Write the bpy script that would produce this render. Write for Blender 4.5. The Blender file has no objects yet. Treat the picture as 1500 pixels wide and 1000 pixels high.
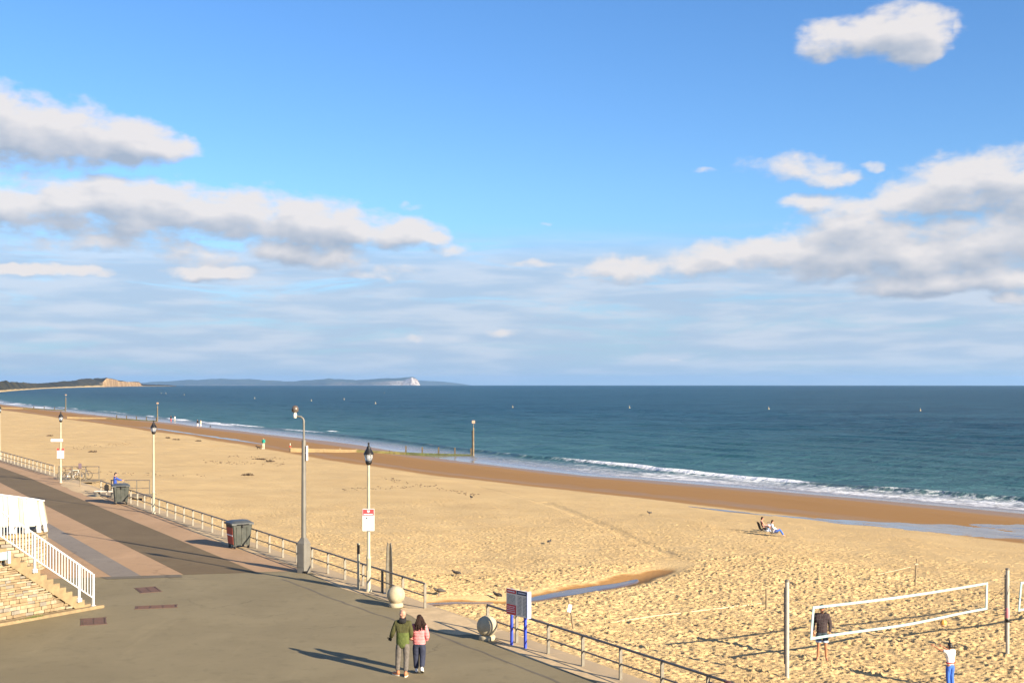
import bpy, bmesh, math, random
import numpy as np
from mathutils import Vector, Matrix, Quaternion

random.seed(7)
rng = np.random.default_rng(11)
scene = bpy.context.scene
COL = scene.collection
R = math.radians

# ------------------------------------------------------------------ camera
F = 1750.0            # focal length in photo pixels (1500 wide)
CAMZ = 8.0            # eye height above the promenade
LEVEL = 561.0         # photo row of the true horizontal
cam_d = bpy.data.cameras.new('camera')
cam = bpy.data.objects.new('camera', cam_d)
COL.objects.link(cam)
cam.location = (0, 0, CAMZ)
cam.rotation_euler = (R(90), 0, 0)
cam_d.sensor_width = 36.0
cam_d.lens = 36.0 * F / 1500.0
cam_d.shift_y = (LEVEL - 500.0) / 1500.0
cam_d.clip_start = 0.5
cam_d.clip_end = 120000
scene.camera = cam

# ------------------------------------------------------------------ sun, sky, exposure
SUN_EL = 19.5
SUN_H = (0.745, -0.667)                     # horizontal direction towards the sun
SKY_STRENGTH = 0.07
EXPOSURE = 1.5
scene.view_settings.view_transform = 'Standard'
scene.view_settings.look = 'None'
scene.view_settings.exposure = EXPOSURE
scene.view_settings.gamma = 1.0
scene.view_settings.use_curve_mapping = False
sv = Vector((SUN_H[0] * math.cos(R(SUN_EL)), SUN_H[1] * math.cos(R(SUN_EL)), math.sin(R(SUN_EL))))
sun_d = bpy.data.lights.new('sun', 'SUN')
sun_d.energy = 5.0
sun_d.angle = R(0.53)
sun_d.color = (1.0, 0.87, 0.66)
sun = bpy.data.objects.new('sun', sun_d)
COL.objects.link(sun)
sun.rotation_euler = sv.to_track_quat('Z', 'Y').to_euler()
sun.location = (60, -40, 60)

world = bpy.data.worlds.new('World')
scene.world = world
world.use_nodes = True
world.cycles.sampling_method = 'MANUAL'
world.cycles.sample_map_resolution = 512


def build_world():
    nt = world.node_tree
    N, L = nt.nodes, nt.links
    N.clear()

    # ---- node group: density of the placed cumulus clouds in (azimuth, tangent of elevation)
    def pa(px, py):
        a = math.atan((px - 750) / F)
        return a * 1.75, (LEVEL - py) / F * math.cos(a) * 1.75

    # (px, py, rx, ry) in hundredths of the photo, turned into directions of the sky
    # last column: how solid the cloud is
    blobs = [
        (1325, 42, 70, 40, 1.0), (1262, 52, 70, 30, 1.0), (1205, 60, 50, 26, 0.9), (1340, 72, 44, 22, 0.9), (1180, 62, 22, 20, 0.7), (1402, 40, 12, 16, 0.5),
        (-40, 182, 110, 54, 1.0), (50, 192, 90, 46, 1.0), (120, 198, 80, 44, 1.0), (185, 208, 66, 36, 1.0), (238, 218, 44, 22, 0.9),
        (-90, 300, 120, 52, 1.0), (0, 302, 100, 50, 1.0), (90, 304, 100, 48, 1.0), (180, 304, 100, 46, 1.0), (265, 312, 100, 44, 1.0), (350, 318, 90, 40, 1.0), (430, 324, 90, 38, 1.0), (510, 332, 80, 34, 1.0), (580, 342, 62, 24, 1.0), (628, 352, 34, 12, 0.8),
        (306, 397, 64, 13, 1.0), (300, 372, 80, 22, 0.6), (430, 368, 80, 22, 0.7), (500, 378, 70, 20, 0.7), (560, 400, 60, 14, 0.6), (40, 395, 100, 9, 0.9), (130, 356, 120, 16, 0.6),
        (915, 393, 66, 19, 1.0), (860, 398, 46, 14, 0.6), (1030, 382, 70, 24, 0.7), (793, 326, 17, 5, 0.25), (606, 306, 22, 9, 0.2), (650, 366, 44, 11, 0.4), (780, 388, 40, 10, 0.3),
        (1160, 244, 84, 26, 0.5), (1212, 262, 50, 16, 0.45), (1288, 246, 24, 9, 0.3), (1030, 250, 20, 6, 0.1),
        (1400, 276, 80, 44, 1.0), (1470, 262, 70, 40, 1.0), (1550, 280, 90, 60, 1.0), (1335, 296, 70, 36, 0.9), (1240, 312, 80, 26, 0.8), (1180, 300, 50, 16, 0.6), (1270, 346, 110, 34, 1.0), (1130, 366, 70, 24, 0.9), (1060, 378, 60, 20, 0.8), (1010, 388, 60, 18, 0.7), (1190, 378, 110, 30, 1.0), (1320, 374, 130, 36, 1.0), (1450, 350, 130, 50, 1.0), (1350, 414, 100, 20, 1.0), (1460, 408, 90, 20, 0.9),
        (735, 489, 40, 8, 0.2), (605, 497, 30, 6, 0.2), (660, 498, 24, 5, 0.1), (980, 528, 26, 4, 0.1), (1480, 436, 50, 10, 0.6),
    ]
    g = bpy.data.node_groups.new('CloudDensity', 'ShaderNodeTree')
    g.interface.new_socket('P', in_out='INPUT', socket_type='NodeSocketVector')
    g.interface.new_socket('D', in_out='OUTPUT', socket_type='NodeSocketFloat')
    g.interface.new_socket('S', in_out='OUTPUT', socket_type='NodeSocketFloat')
    gi = g.nodes.new('NodeGroupInput'); go = g.nodes.new('NodeGroupOutput')
    GL = g.links

    def gvm(op, a, b=None, c=None):
        n = g.nodes.new('ShaderNodeVectorMath'); n.operation = op
        for i, x in enumerate((a, b, c)):
            if x is None: continue
            if isinstance(x, (tuple, list)): n.inputs[i].default_value = x
            else: GL.new(x, n.inputs[i])
        return n

    def gm(op, a, b=None, c=None, clamp=False):
        n = g.nodes.new('ShaderNodeMath'); n.operation = op; n.use_clamp = clamp
        for i, x in enumerate((a, b, c)):
            if x is None: continue
            if isinstance(x, (int, float)): n.inputs[i].default_value = x
            else: GL.new(x, n.inputs[i])
        return n.outputs[0]

    def gnoise(vec, scale, detail, rough=0.55, dist=0.0):
        n = g.nodes.new('ShaderNodeTexNoise'); n.noise_dimensions = '2D'
        n.inputs['Scale'].default_value = scale; n.inputs['Detail'].default_value = detail
        n.inputs['Roughness'].default_value = rough; n.inputs['Distortion'].default_value = dist
        GL.new(vec, n.inputs['Vector'])
        return n
    P = gi.outputs[0]
    wp = gnoise(P, 14.0, 3.0, 0.6)
    wv = gvm('MULTIPLY_ADD', wp.outputs['Color'], (0.05, 0.03, 0), (-0.025, -0.015, 0)).outputs[0]
    PW = gvm('ADD', P, wv).outputs[0]
    acc = None
    for (px, py, rx, ry, st) in blobs:
        a0, t0 = pa(px, py)
        sx, sy = 1000.0 / rx, 1000.0 / ry
        q = gvm('MULTIPLY_ADD', PW, (sx, sy, 0), (-a0 * sx, -t0 * sy, 0)).outputs[0]
        # flatter below than above
        d = gvm('DOT_PRODUCT', q, q).outputs['Value']
        d = gm('SUBTRACT', st * 1.12, d)
        if acc is None:
            acc = d
        else:
            n = g.nodes.new('ShaderNodeMath'); n.operation = 'SMOOTH_MAX'
            GL.new(acc, n.inputs[0]); GL.new(d, n.inputs[1]); n.inputs[2].default_value = 0.3
            acc = n.outputs[0]
    core = gm('MAXIMUM', acc, -5.0)
    ps = gvm('MULTIPLY', P, (1.0, 2.0, 0)).outputs[0]
    nlow = gm('SUBTRACT', gnoise(ps, 8.0, 3.0, 0.55, 0.1).outputs['Fac'], 0.5)
    n1 = gm('SUBTRACT', gnoise(ps, 18.0, 8.0, 0.60, 0.1).outputs['Fac'], 0.5)
    # cumulus elsewhere in the sky, beyond the part the photograph shows
    n2 = gnoise(ps, 2.6, 5.0, 0.55, 0.2).outputs['Fac']
    sep = g.nodes.new('ShaderNodeSeparateXYZ'); GL.new(P, sep.inputs[0])
    out_a = gm('MULTIPLY', gm('SUBTRACT', gm('ABSOLUTE', sep.outputs[0]), 0.78), 5.0)
    out_t = gm('MULTIPLY', gm('SUBTRACT', sep.outputs[1], 0.60), 5.0)
    om = gm('MINIMUM', gm('MAXIMUM', gm('MAXIMUM', out_a, out_t), 0.0), 1.0)
    gen = gm('MULTIPLY_ADD', n2, 7.0, -4.2)
    gen2 = gm('MULTIPLY_ADD', gm('SUBTRACT', 1.0, om), -8.0, gen)
    allc = gm('MAXIMUM', core, gen2)
    S_ = gm('MULTIPLY_ADD', nlow, 1.6, allc)
    D = gm('MULTIPLY_ADD', n1, 1.9, S_)
    GL.new(D, go.inputs[0]); GL.new(S_, go.inputs[1])

    # ---- world tree
    def m(op, a, b=None, c=None, clamp=False):
        n = N.new('ShaderNodeMath'); n.operation = op; n.use_clamp = clamp
        for i, x in enumerate((a, b, c)):
            if x is None: continue
            if isinstance(x, (int, float)): n.inputs[i].default_value = x
            else: L.new(x, n.inputs[i])
        return n.outputs[0]

    def vm(op, a, b=None, c=None):
        n = N.new('ShaderNodeVectorMath'); n.operation = op
        for i, x in enumerate((a, b, c)):
            if x is None: continue
            if isinstance(x, (tuple, list)): n.inputs[i].default_value = x
            else: L.new(x, n.inputs[i])
        return n.outputs[0]

    def smooth(x, lo, hi):
        n = N.new('ShaderNodeMapRange'); n.interpolation_type = 'SMOOTHSTEP'
        L.new(x, n.inputs[0]); n.inputs[1].default_value = lo; n.inputs[2].default_value = hi
        return n.outputs[0]

    def mixc(f, a, b):
        n = N.new('ShaderNodeMix'); n.data_type = 'RGBA'
        L.new(f, n.inputs['Factor']) if not isinstance(f, float) else setattr(n.inputs['Factor'], 'default_value', f)
        for s, x in ((n.inputs[6], a), (n.inputs[7], b)):
            if isinstance(x, tuple): s.default_value = (*x, 1)
            else: L.new(x, s)
        return n.outputs[2]
    K = 1.0 / (2 ** EXPOSURE * SKY_STRENGTH)       # display-linear -> radiance
    tc = N.new('ShaderNodeTexCoord')
    sep = N.new('ShaderNodeSeparateXYZ'); L.new(tc.outputs['Generated'], sep.inputs[0])
    x, y, z = sep.outputs
    az = m('MULTIPLY', m('ARCTAN2', x, y), 1.75)
    hor = m('SQRT', m('ADD', m('ADD', m('MULTIPLY', x, x), m('MULTIPLY', y, y)), 1e-5))
    te = m('MINIMUM', m('MULTIPLY', m('DIVIDE', z, hor), 1.75), 4.0)
    cmb = N.new('ShaderNodeCombineXYZ'); L.new(az, cmb.inputs[0]); L.new(te, cmb.inputs[1])
    P = cmb.outputs[0]

    def dens(p):
        n = N.new('ShaderNodeGroup'); n.node_tree = g; L.new(p, n.inputs[0]); return n.outputs
    D0, S0 = dens(P)
    D1, S1 = dens(vm('ADD', P, (0.007, 0.016, 0)))
    D2, S2 = dens(vm('ADD', P, (0.006, 0.040, 0)))
    relief = m('MULTIPLY_ADD', m('SUBTRACT', D0, D1), 0.24, m('MULTIPLY', m('SUBTRACT', S0, S1), 0.45))
    above = m('MULTIPLY_ADD', m('MAXIMUM', S1, 0.0), 0.25, m('MULTIPLY', m('MAXIMUM', S2, 0.0), 0.95))
    shade = m('ADD', m('MULTIPLY_ADD', m('POWER', 2.718, m('MULTIPLY', above, -1.1)), 0.85, 0.14), relief, clamp=True)     # 1 = sunlit top, 0 = grey base
    alpha = smooth(D0, -0.35, 0.85)

    sky = N.new('ShaderNodeTexSky'); sky.sky_type = 'NISHITA'
    sky.sun_disc = False
    sky.sun_elevation = R(SUN_EL)
    sky.sun_rotation = math.atan2(SUN_H[0], SUN_H[1])
    sky.altitude = 10; sky.air_density = 1.0; sky.dust_density = 0.3; sky.ozone_density = 2.2
    hsv = N.new('ShaderNodeHueSaturation'); hsv.inputs['Saturation'].default_value = 1.15
    hsv.inputs['Value'].default_value = 1.0
    L.new(sky.outputs[0], hsv.inputs['Color'])
    base = mixc(smooth(te, 0.0, 0.30), vm('MULTIPLY', hsv.outputs[0], (0.40, 0.60, 0.92)), vm('MULTIPLY', hsv.outputs[0], (0.62, 0.78, 1.0)))

    base = mixc(m('MULTIPLY', smooth(te, 0.24, 0.0), 0.85), base, tuple(K * c for c in (0.42, 0.59, 0.76)))

    # streaky high veil lying low over the sea
    vs = vm('MULTIPLY', P, (2.3, 18.0, 0))
    vn = N.new('ShaderNodeTexNoise'); vn.noise_dimensions = '2D'
    vn.inputs['Scale'].default_value = 1.7; vn.inputs['Detail'].default_value = 9; vn.inputs['Roughness'].default_value = 0.66
    vn.inputs['Distortion'].default_value = 0.4
    L.new(vs, vn.inputs['Vector'])
    band = m('MULTIPLY', smooth(te, 0.24, 0.16), smooth(te, -0.05, 0.05))
    va = m('MULTIPLY', band, smooth(m('MULTIPLY_ADD', band, 0.12, vn.outputs['Fac']), 0.36, 0.62))
    va = m('MULTIPLY', va, 0.82)
    vn2 = N.new('ShaderNodeTexNoise'); vn2.noise_dimensions = '2D'
    vn2.inputs['Scale'].default_value = 3.0; vn2.inputs['Detail'].default_value = 5
    L.new(vs, vn2.inputs['Vector'])
    veil = mixc(smooth(vn2.outputs['Fac'], 0.35, 0.7), tuple(K * c for c in (0.48, 0.60, 0.77)), tuple(K * c for c in (0.67, 0.73, 0.84)))
    c1 = mixc(va, base, veil)
    # cumulus
    lit = tuple(K * c for c in (0.87, 0.83, 0.82)); grey = tuple(K * c for c in (0.41, 0.48, 0.59))
    cc = mixc(shade, grey, lit)
    af = m('MULTIPLY', alpha, 0.96)
    c2 = mixc(af, c1, cc)
    bg = N.new('ShaderNodeBackground'); bg.inputs['Strength'].default_value = SKY_STRENGTH
    L.new(c2, bg.inputs['Color'])
    out = N.new('ShaderNodeOutputWorld')
    L.new(bg.outputs[0], out.inputs['Surface'])


build_world()

# ------------------------------------------------------------------ numeric helpers
EARTH = 6.37e6
U = np.array((-0.511, 0.8596)); V = np.array((0.8596, 0.511))   # along the coast, towards the sea


def uv(x, y): return x * U[0] + y * U[1], x * V[0] + y * V[1]
def xy(u, v): return u * U[0] + v * V[0], u * U[1] + v * V[1]


def at(px, py, z=0.0):
    d = F * (CAMZ - z) / (py - LEVEL)
    return Vector(((px - 750) / F * d, d, z))


def _hash(ix, iy, seed):
    h = (ix.astype(np.int64) * 374761393 + iy.astype(np.int64) * 668265263 + seed * 974634721) & 0xFFFFFFFF
    h = ((h ^ (h >> 13)) * 1274126177) & 0xFFFFFFFF
    return ((h ^ (h >> 16)) & 0xFFFF) / 65535.0


def vnoise(x, y, seed=0):
    x = np.asarray(x, float); y = np.asarray(y, float)
    ix = np.floor(x); iy = np.floor(y)
    fx = x - ix; fy = y - iy
    fx = fx * fx * (3 - 2 * fx); fy = fy * fy * (3 - 2 * fy)
    a = _hash(ix, iy, seed); b = _hash(ix + 1, iy, seed)
    c = _hash(ix, iy + 1, seed); d = _hash(ix + 1, iy + 1, seed)
    return (a * (1 - fx) + b * fx) * (1 - fy) + (c * (1 - fx) + d * fx) * fy


def fbm(x, y, seed=0, oct=4, rough=0.5):
    s = 0; a = 1; t = 0
    for k in range(oct):
        s = s + a * vnoise(x * 2 ** k, y * 2 ** k, seed + k * 17); t += a; a *= rough
    return s / t


WL_U = [-400, 0, 64, 85, 105, 118, 149, 190, 229, 298, 350, 500, 690, 900, 1484, 2280, 2887, 3640, 4892]
WL_V = [110, 96, 88.7, 86, 83.6, 80.4, 80.6, 84, 86.3, 87.2, 87.5, 88, 90, 108, 195, 351, 526, 733, 1168]


def waterline(u): return np.interp(u, WL_U, WL_V)


# stream that runs from the promenade gap out over the sand
STREAM = np.array([(-3.6, 44.6), (-2.3, 45.9), (-0.9, 47.2), (0.9, 48.8), (2.6, 51.0), (4.6, 53.2), (6.2, 56.0), (7.5, 58.2), (8.4, 60.0)])
SW = np.array([0.5, 0.55, 0.5, 0.55, 0.75, 0.6, 0.5, 0.7, 0.5])


def stream_dist(x, y):
    best = np.full(np.shape(x), 1e9); tt = np.zeros(np.shape(x))
    for i in range(len(STREAM) - 1):
        a, b = STREAM[i], STREAM[i + 1]
        dx, dy = b - a
        t = np.clip(((x - a[0]) * dx + (y - a[1]) * dy) / (dx * dx + dy * dy), 0, 1)
        d = np.hypot(x - a[0] - t * dx, y - a[1] - t * dy)
        m = d < best
        best = np.where(m, d, best); tt = np.where(m, i + t, tt)
    return best, tt


def ground_base(u, v):
    """sand level without the fine relief"""
    w = waterline(u)
    k = (v - 19.5) / np.maximum(w - 19.5, 1)             # 0 at promenade, 1 at the water's edge
    z = np.interp(k, [-0.3, 0, 0.06, 0.14, 0.26, 0.48, 0.62, 0.68, 0.715, 0.77, 0.83, 0.92, 1.0, 1.15, 1.5, 2.5],
                  [-0.05, -0.12, -0.5, -0.82, -1.05, -1.5, -2.0, -2.27, -2.36, -2.35, -2.33, -2.62, -3.0, -3.5, -4.6, -8])
    return z


def ground_mid(u, v):
    z = ground_base(u, v)
    w = waterline(u); k = (v - 19.5) / np.maximum(w - 19.5, 1)
    dry = np.clip((0.68 - k) / 0.08, 0, 1)
    z = z + (fbm(u / 9, v / 6, 3, 3) - 0.5) * 0.34 * dry * np.clip(k * 12, 0, 1) + (fbm(u / 34, v / 7, 5, 3) - 0.5) * 0.20 * (1 - dry)
    x, y = xy(u, v)
    d, t = stream_dist(x, y)
    z = z - 0.20 * np.exp(-(d / 0.75) ** 2) * np.clip((8 - t) / 2.5, 0.0, 1)
    return z


def gz(x, y):
    u, v = uv(x, y)
    return float(ground_mid(np.array([u]), np.array([v]))[0])


def atg(px, py):
    """point of the sand seen at a photo position"""
    z = -1.0
    for _ in range(30):
        p = at(px, py, z)
        z = 0.5 * z + 0.5 * gz(p.x, p.y)
    p = at(px, py, z)
    return Vector((p.x, p.y, z))


# ------------------------------------------------------------------ mesh helpers
class MB:
    def __init__(self): self.v = []; self.f = []; self.sm = []

    def add(self, vs, fs, smooth=False, M=None):
        o = len(self.v)
        for p in vs:
            p = Vector(p)
            self.v.append(tuple(M @ p) if M is not None else tuple(p))
        for f in fs:
            self.f.append(tuple(i + o for i in f)); self.sm.append(smooth)
        return self

    def box(self, c, s, M=None, rz=0.0, rot=None, bevel=0.0):
        hx, hy, hz = s[0] / 2, s[1] / 2, s[2] / 2
        T = Matrix.Translation(c)
        if rot is not None: T = T @ rot
        if rz: T = T @ Matrix.Rotation(rz, 4, 'Z')
        if M is not None: T = M @ T
        if bevel:
            b = min(bevel, hx * .9, hy * .9, hz * .9)
            vs = []
            for sz in (-1, 1):
                for k, (ix, iy, iz) in enumerate(((b, b, 0), (0, 0, b))):
                    if sz < 0:
                        ring = ((b, b, 0), (0, 0, b))[k]
                    else:
                        ring = ((0, 0, b), (b, b, 0))[k]
                    ax, ay, azz = ring
                    for (qx, qy) in ((-1, -1), (1, -1), (1, 1), (-1, 1)):
                        vs.append((qx * (hx - ax), qy * (hy - ay), sz * (hz - azz)))
            fs = [(3, 2, 1, 0), (12, 13, 14, 15)]
            for r in range(3):
                for i in range(4):
                    j = (i + 1) % 4
                    fs.append((r * 4 + i, r * 4 + j, r * 4 + 4 + j, r * 4 + 4 + i))
            return self.add(vs, fs, False, T)
        vs = [(-hx, -hy, -hz), (hx, -hy, -hz), (hx, hy, -hz), (-hx, hy, -hz), (-hx, -hy, hz), (hx, -hy, hz), (hx, hy, hz), (-hx, hy, hz)]
        fs = [(3, 2, 1, 0), (4, 5, 6, 7), (0, 1, 5, 4), (1, 2, 6, 5), (2, 3, 7, 6), (3, 0, 4, 7)]
        return self.add(vs, fs, False, T)

    def tube(self, pts, r, n=8, cap=True, smooth=True, M=None):
        pts = [Vector(p) for p in pts]
        rs = r if isinstance(r, (list, tuple)) else [r] * len(pts)
        vs = []; fs = []
        prev = None
        for i, p in enumerate(pts):
            t = (pts[min(i + 1, len(pts) - 1)] - pts[max(i - 1, 0)]).normalized()
            if prev is None:
                a = Vector((0, 0, 1)) if abs(t.z) < 0.9 else Vector((1, 0, 0))
                nx = t.cross(a).normalized()
            else:
                nx = (prev - t * prev.dot(t)).normalized()
            prev = nx
            ny = t.cross(nx)
            for k in range(n):
                an = 2 * math.pi * k / n
                vs.append(p + (nx * math.cos(an) + ny * math.sin(an)) * rs[i])
        for i in range(len(pts) - 1):
            for k in range(n):
                j = (k + 1) % n
                fs.append((i * n + k, i * n + j, (i + 1) * n + j, (i + 1) * n + k))
        self.add(vs, fs, smooth, M)
        if cap:
            o = len(vs)
            self.add(vs[:n], [tuple(range(n - 1, -1, -1))], False, M)
            self.add(vs[-n:], [tuple(range(n))], False, M)
        return self

    def lathe(self, prof, n=16, smooth=True, M=None):
        vs = []; fs = []
        for (r, z) in prof:
            for k in range(n):
                a = 2 * math.pi * k / n
                vs.append((r * math.cos(a), r * math.sin(a), z))
        for i in range(len(prof) - 1):
            for k in range(n):
                j = (k + 1) % n
                fs.append((i * n + k, i * n + j, (i + 1) * n + j, (i + 1) * n + k))
        fs.append(tuple(range(n - 1, -1, -1)))
        o = (len(prof) - 1) * n
        fs.append(tuple(range(o, o + n)))
        return self.add(vs, fs, smooth, M)

    def ell(self, c, r, nu=12, nv=8, M=None, rot=None):
        T = Matrix.Translation(c)
        if rot is not None: T = T @ rot
        if M is not None: T = M @ T
        vs = [(0, 0, -r[2])]; fs = []
        for i in range(1, nv):
            ph = -math.pi / 2 + math.pi * i / nv
            for k in range(nu):
                a = 2 * math.pi * k / nu
                vs.append((r[0] * math.cos(ph) * math.cos(a), r[1] * math.cos(ph) * math.sin(a), r[2] * math.sin(ph)))
        vs.append((0, 0, r[2]))
        top = len(vs) - 1
        for k in range(nu):
            j = (k + 1) % nu
            fs.append((0, 1 + j, 1 + k))
            for i in range(nv - 2):
                a = 1 + i * nu
                fs.append((a + k, a + j, a + nu + j, a + nu + k))
            a = 1 + (nv - 2) * nu
            fs.append((a + k, a + j, top))
        return self.add(vs, fs, True, T)

    def prism(self, poly, z0, z1, M=None):
        n = len(poly)
        vs = [(p[0], p[1], z0) for p in poly] + [(p[0], p[1], z1) for p in poly]
        fs = [tuple(range(n - 1, -1, -1)), tuple(range(n, 2 * n))]
        for i in range(n):
            j = (i + 1) % n
            fs.append((i, j, n + j, n + i))
        return self.add(vs, fs, False, M)

    def mesh(self, name, mat):
        me = bpy.data.meshes.new(name)
        me.from_pydata(self.v, [], self.f)
        me.polygons.foreach_set('use_smooth', self.sm)
        if mat: me.materials.append(mat)
        me.update()
        return me

    def build(self, name, mat, parent=None, **kw):
        return link(name, self.mesh(name, mat), parent, **kw)


def link(name, data, parent=None, label=None, cat=None, group=None, kind=None, loc=None):
    o = bpy.data.objects.new(name, data)
    COL.objects.link(o)
    if parent is not None: o.parent = parent
    if loc is not None: o.location = loc
    if label: o['label'] = label
    if cat: o['category'] = cat
    if group: o['group'] = group
    if kind: o['kind'] = kind
    return o


def thing(name, label, cat, loc=(0, 0, 0), rz=0.0, group=None):
    o = link(name, None, None, label, cat, group)
    o.empty_display_size = 0.2
    o.location = loc; o.rotation_euler = (0, 0, rz)
    return o


def dup(root, loc, rz, label, group=None):
    r = root.copy(); COL.objects.link(r)
    r.location = loc; r.rotation_euler = (0, 0, rz); r['label'] = label
    if group: r['group'] = group
    for ch in list(root.children):
        c = ch.copy(); COL.objects.link(c); c.parent = r
        for gch in ch.children:
            d = gch.copy(); COL.objects.link(d); d.parent = c
    return r


def grid_mesh(name, X, Y, Z, mat, attrs=None, smooth=True):
    nu, nv = X.shape
    me = bpy.data.meshes.new(name)
    co = np.stack([X, Y, Z], -1).reshape(-1, 3).astype(np.float32)
    i = np.arange((nu - 1))[:, None]; j = np.arange(nv - 1)[None, :]
    a = (i * nv + j).ravel()
    quads = np.stack([a, a + nv, a + nv + 1, a + 1], 1)
    # face up
    p0, p1, p3 = co[quads[0, 0]], co[quads[0, 1]], co[quads[0, 3]]
    if np.cross(p1 - p0, p3 - p0)[2] < 0: quads = quads[:, ::-1]
    me.vertices.add(len(co)); me.vertices.foreach_set('co', co.ravel())
    me.loops.add(quads.size); me.loops.foreach_set('vertex_index', quads.ravel().astype(np.int32))
    me.polygons.add(len(quads))
    me.polygons.foreach_set('loop_start', (np.arange(len(quads)) * 4).astype(np.int32))
    me.update(calc_edges=True)
    me.polygons.foreach_set('use_smooth', np.full(len(quads), smooth))
    for k, arr in (attrs or {}).items():
        at_ = me.attributes.new(k, 'FLOAT', 'POINT')
        at_.data.foreach_set('value', arr.ravel().astype(np.float32))
    me.materials.append(mat)
    me.update()
    return me


# ------------------------------------------------------------------ materials
def s2l(*c):
    return tuple((x / 255 / 12.92) if x / 255 <= 0.04045 else ((x / 255 + 0.055) / 1.055) ** 2.4 for x in c)


class NT:
    def __init__(self, name):
        self.mat = bpy.data.materials.new(name); self.mat.use_nodes = True
        self.t = self.mat.node_tree; self.N = self.t.nodes; self.L = self.t.links
        self.bsdf = self.N['Principled BSDF']
        self.out = self.N['Material Output']

    def put(self, sock, x):
        if isinstance(x, bpy.types.NodeSocket): self.L.new(x, sock)
        elif isinstance(x, (tuple, list)) and len(x) == 3 and sock.type == 'RGBA': sock.default_value = (*x, 1)
        else: sock.default_value = x

    def geo(self): return self.N.new('ShaderNodeNewGeometry').outputs['Position']
    def obj(self): return self.N.new('ShaderNodeTexCoord').outputs['Object']

    def attr(self, name):
        n = self.N.new('ShaderNodeAttribute'); n.attribute_name = name; return n.outputs['Fac']

    def mapping(self, vec, scale=(1, 1, 1), rot=(0, 0, 0)):
        n = self.N.new('ShaderNodeMapping'); self.L.new(vec, n.inputs[0])
        n.inputs['Scale'].default_value = scale; n.inputs['Rotation'].default_value = rot
        return n.outputs[0]

    def noise(self, vec, scale, detail=4, rough=0.55, dist=0.0, col=False):
        n = self.N.new('ShaderNodeTexNoise'); self.L.new(vec, n.inputs['Vector'])
        n.inputs['Scale'].default_value = scale; n.inputs['Detail'].default_value = detail
        n.inputs['Roughness'].default_value = rough; n.inputs['Distortion'].default_value = dist
        return n.outputs['Color' if col else 'Fac']

    def voro(self, vec, scale, feat='F1'):
        n = self.N.new('ShaderNodeTexVoronoi'); self.L.new(vec, n.inputs['Vector']); n.feature = feat
        n.inputs['Scale'].default_value = scale
        return n.outputs['Distance']

    def m(self, op, a, b=None, c=None, clamp=False):
        n = self.N.new('ShaderNodeMath'); n.operation = op; n.use_clamp = clamp
        for i, x in enumerate((a, b, c)):
            if x is not None: self.put(n.inputs[i], x)
        return n.outputs[0]

    def ramp(self, x, lo, hi, a=0.0, b=1.0):
        n = self.N.new('ShaderNodeMapRange'); n.interpolation_type = 'SMOOTHSTEP'
        self.put(n.inputs[0], x); n.inputs[1].default_value = lo; n.inputs[2].default_value = hi
        n.inputs[3].default_value = a; n.inputs[4].default_value = b
        return n.outputs[0]

    def mix(self, f, a, b, mode='MIX'):
        n = self.N.new('ShaderNodeMix'); n.data_type = 'RGBA'; n.blend_type = mode
        self.put(n.inputs['Factor'], f); self.put(n.inputs[6], a); self.put(n.inputs[7], b)
        return n.outputs[2]

    def bump(self, h, strength, dist, normal=None):
        n = self.N.new('ShaderNodeBump'); self.put(n.inputs['Height'], h)
        n.inputs['Strength'].default_value = strength; n.inputs['Distance'].default_value = dist
        if normal is not None: self.L.new(normal, n.inputs['Normal'])
        return n.outputs[0]

    def set(self, **kw):
        names = {'color': 'Base Color', 'rough': 'Roughness', 'metal': 'Metallic', 'normal': 'Normal', 'spec': 'Specular IOR Level',
                 'trans': 'Transmission Weight', 'ior': 'IOR', 'alpha': 'Alpha', 'emit': 'Emission Color', 'emits': 'Emission Strength', 'sheen': 'Sheen Weight'}
        for k, x in kw.items(): self.put(self.bsdf.inputs[names[k]], x)
        return self.mat


def plain(name, c, rough=0.6, metal=0.0, var=0.14, scale=9.0, bump=0.0, spec=0.5, dirt=None):
    """a colour with uneven wear"""
    t = NT(name)
    o = t.obj()
    n = t.noise(o, scale, 6, 0.6)
    a = tuple(x * (1 - var) for x in c); b = tuple(min(1, x * (1 + var)) for x in c)
    col = t.mix(t.ramp(n, 0.3, 0.7), a, b)
    if dirt:
        n2 = t.noise(o, scale * 0.45, 7, 0.7, 0.6)
        col = t.mix(t.ramp(n2, 0.52, 0.75, 0, 0.75), col, dirt)
    kw = dict(color=col, metal=metal, spec=spec, rough=t.ramp(n, 0.2, 0.8, max(0.05, rough - 0.1), min(1, rough + 0.1)))
    if bump:
        kw['normal'] = t.bump(t.noise(o, scale * 4, 5, 0.6), 0.6, bump)
    return t.set(**kw)


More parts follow.
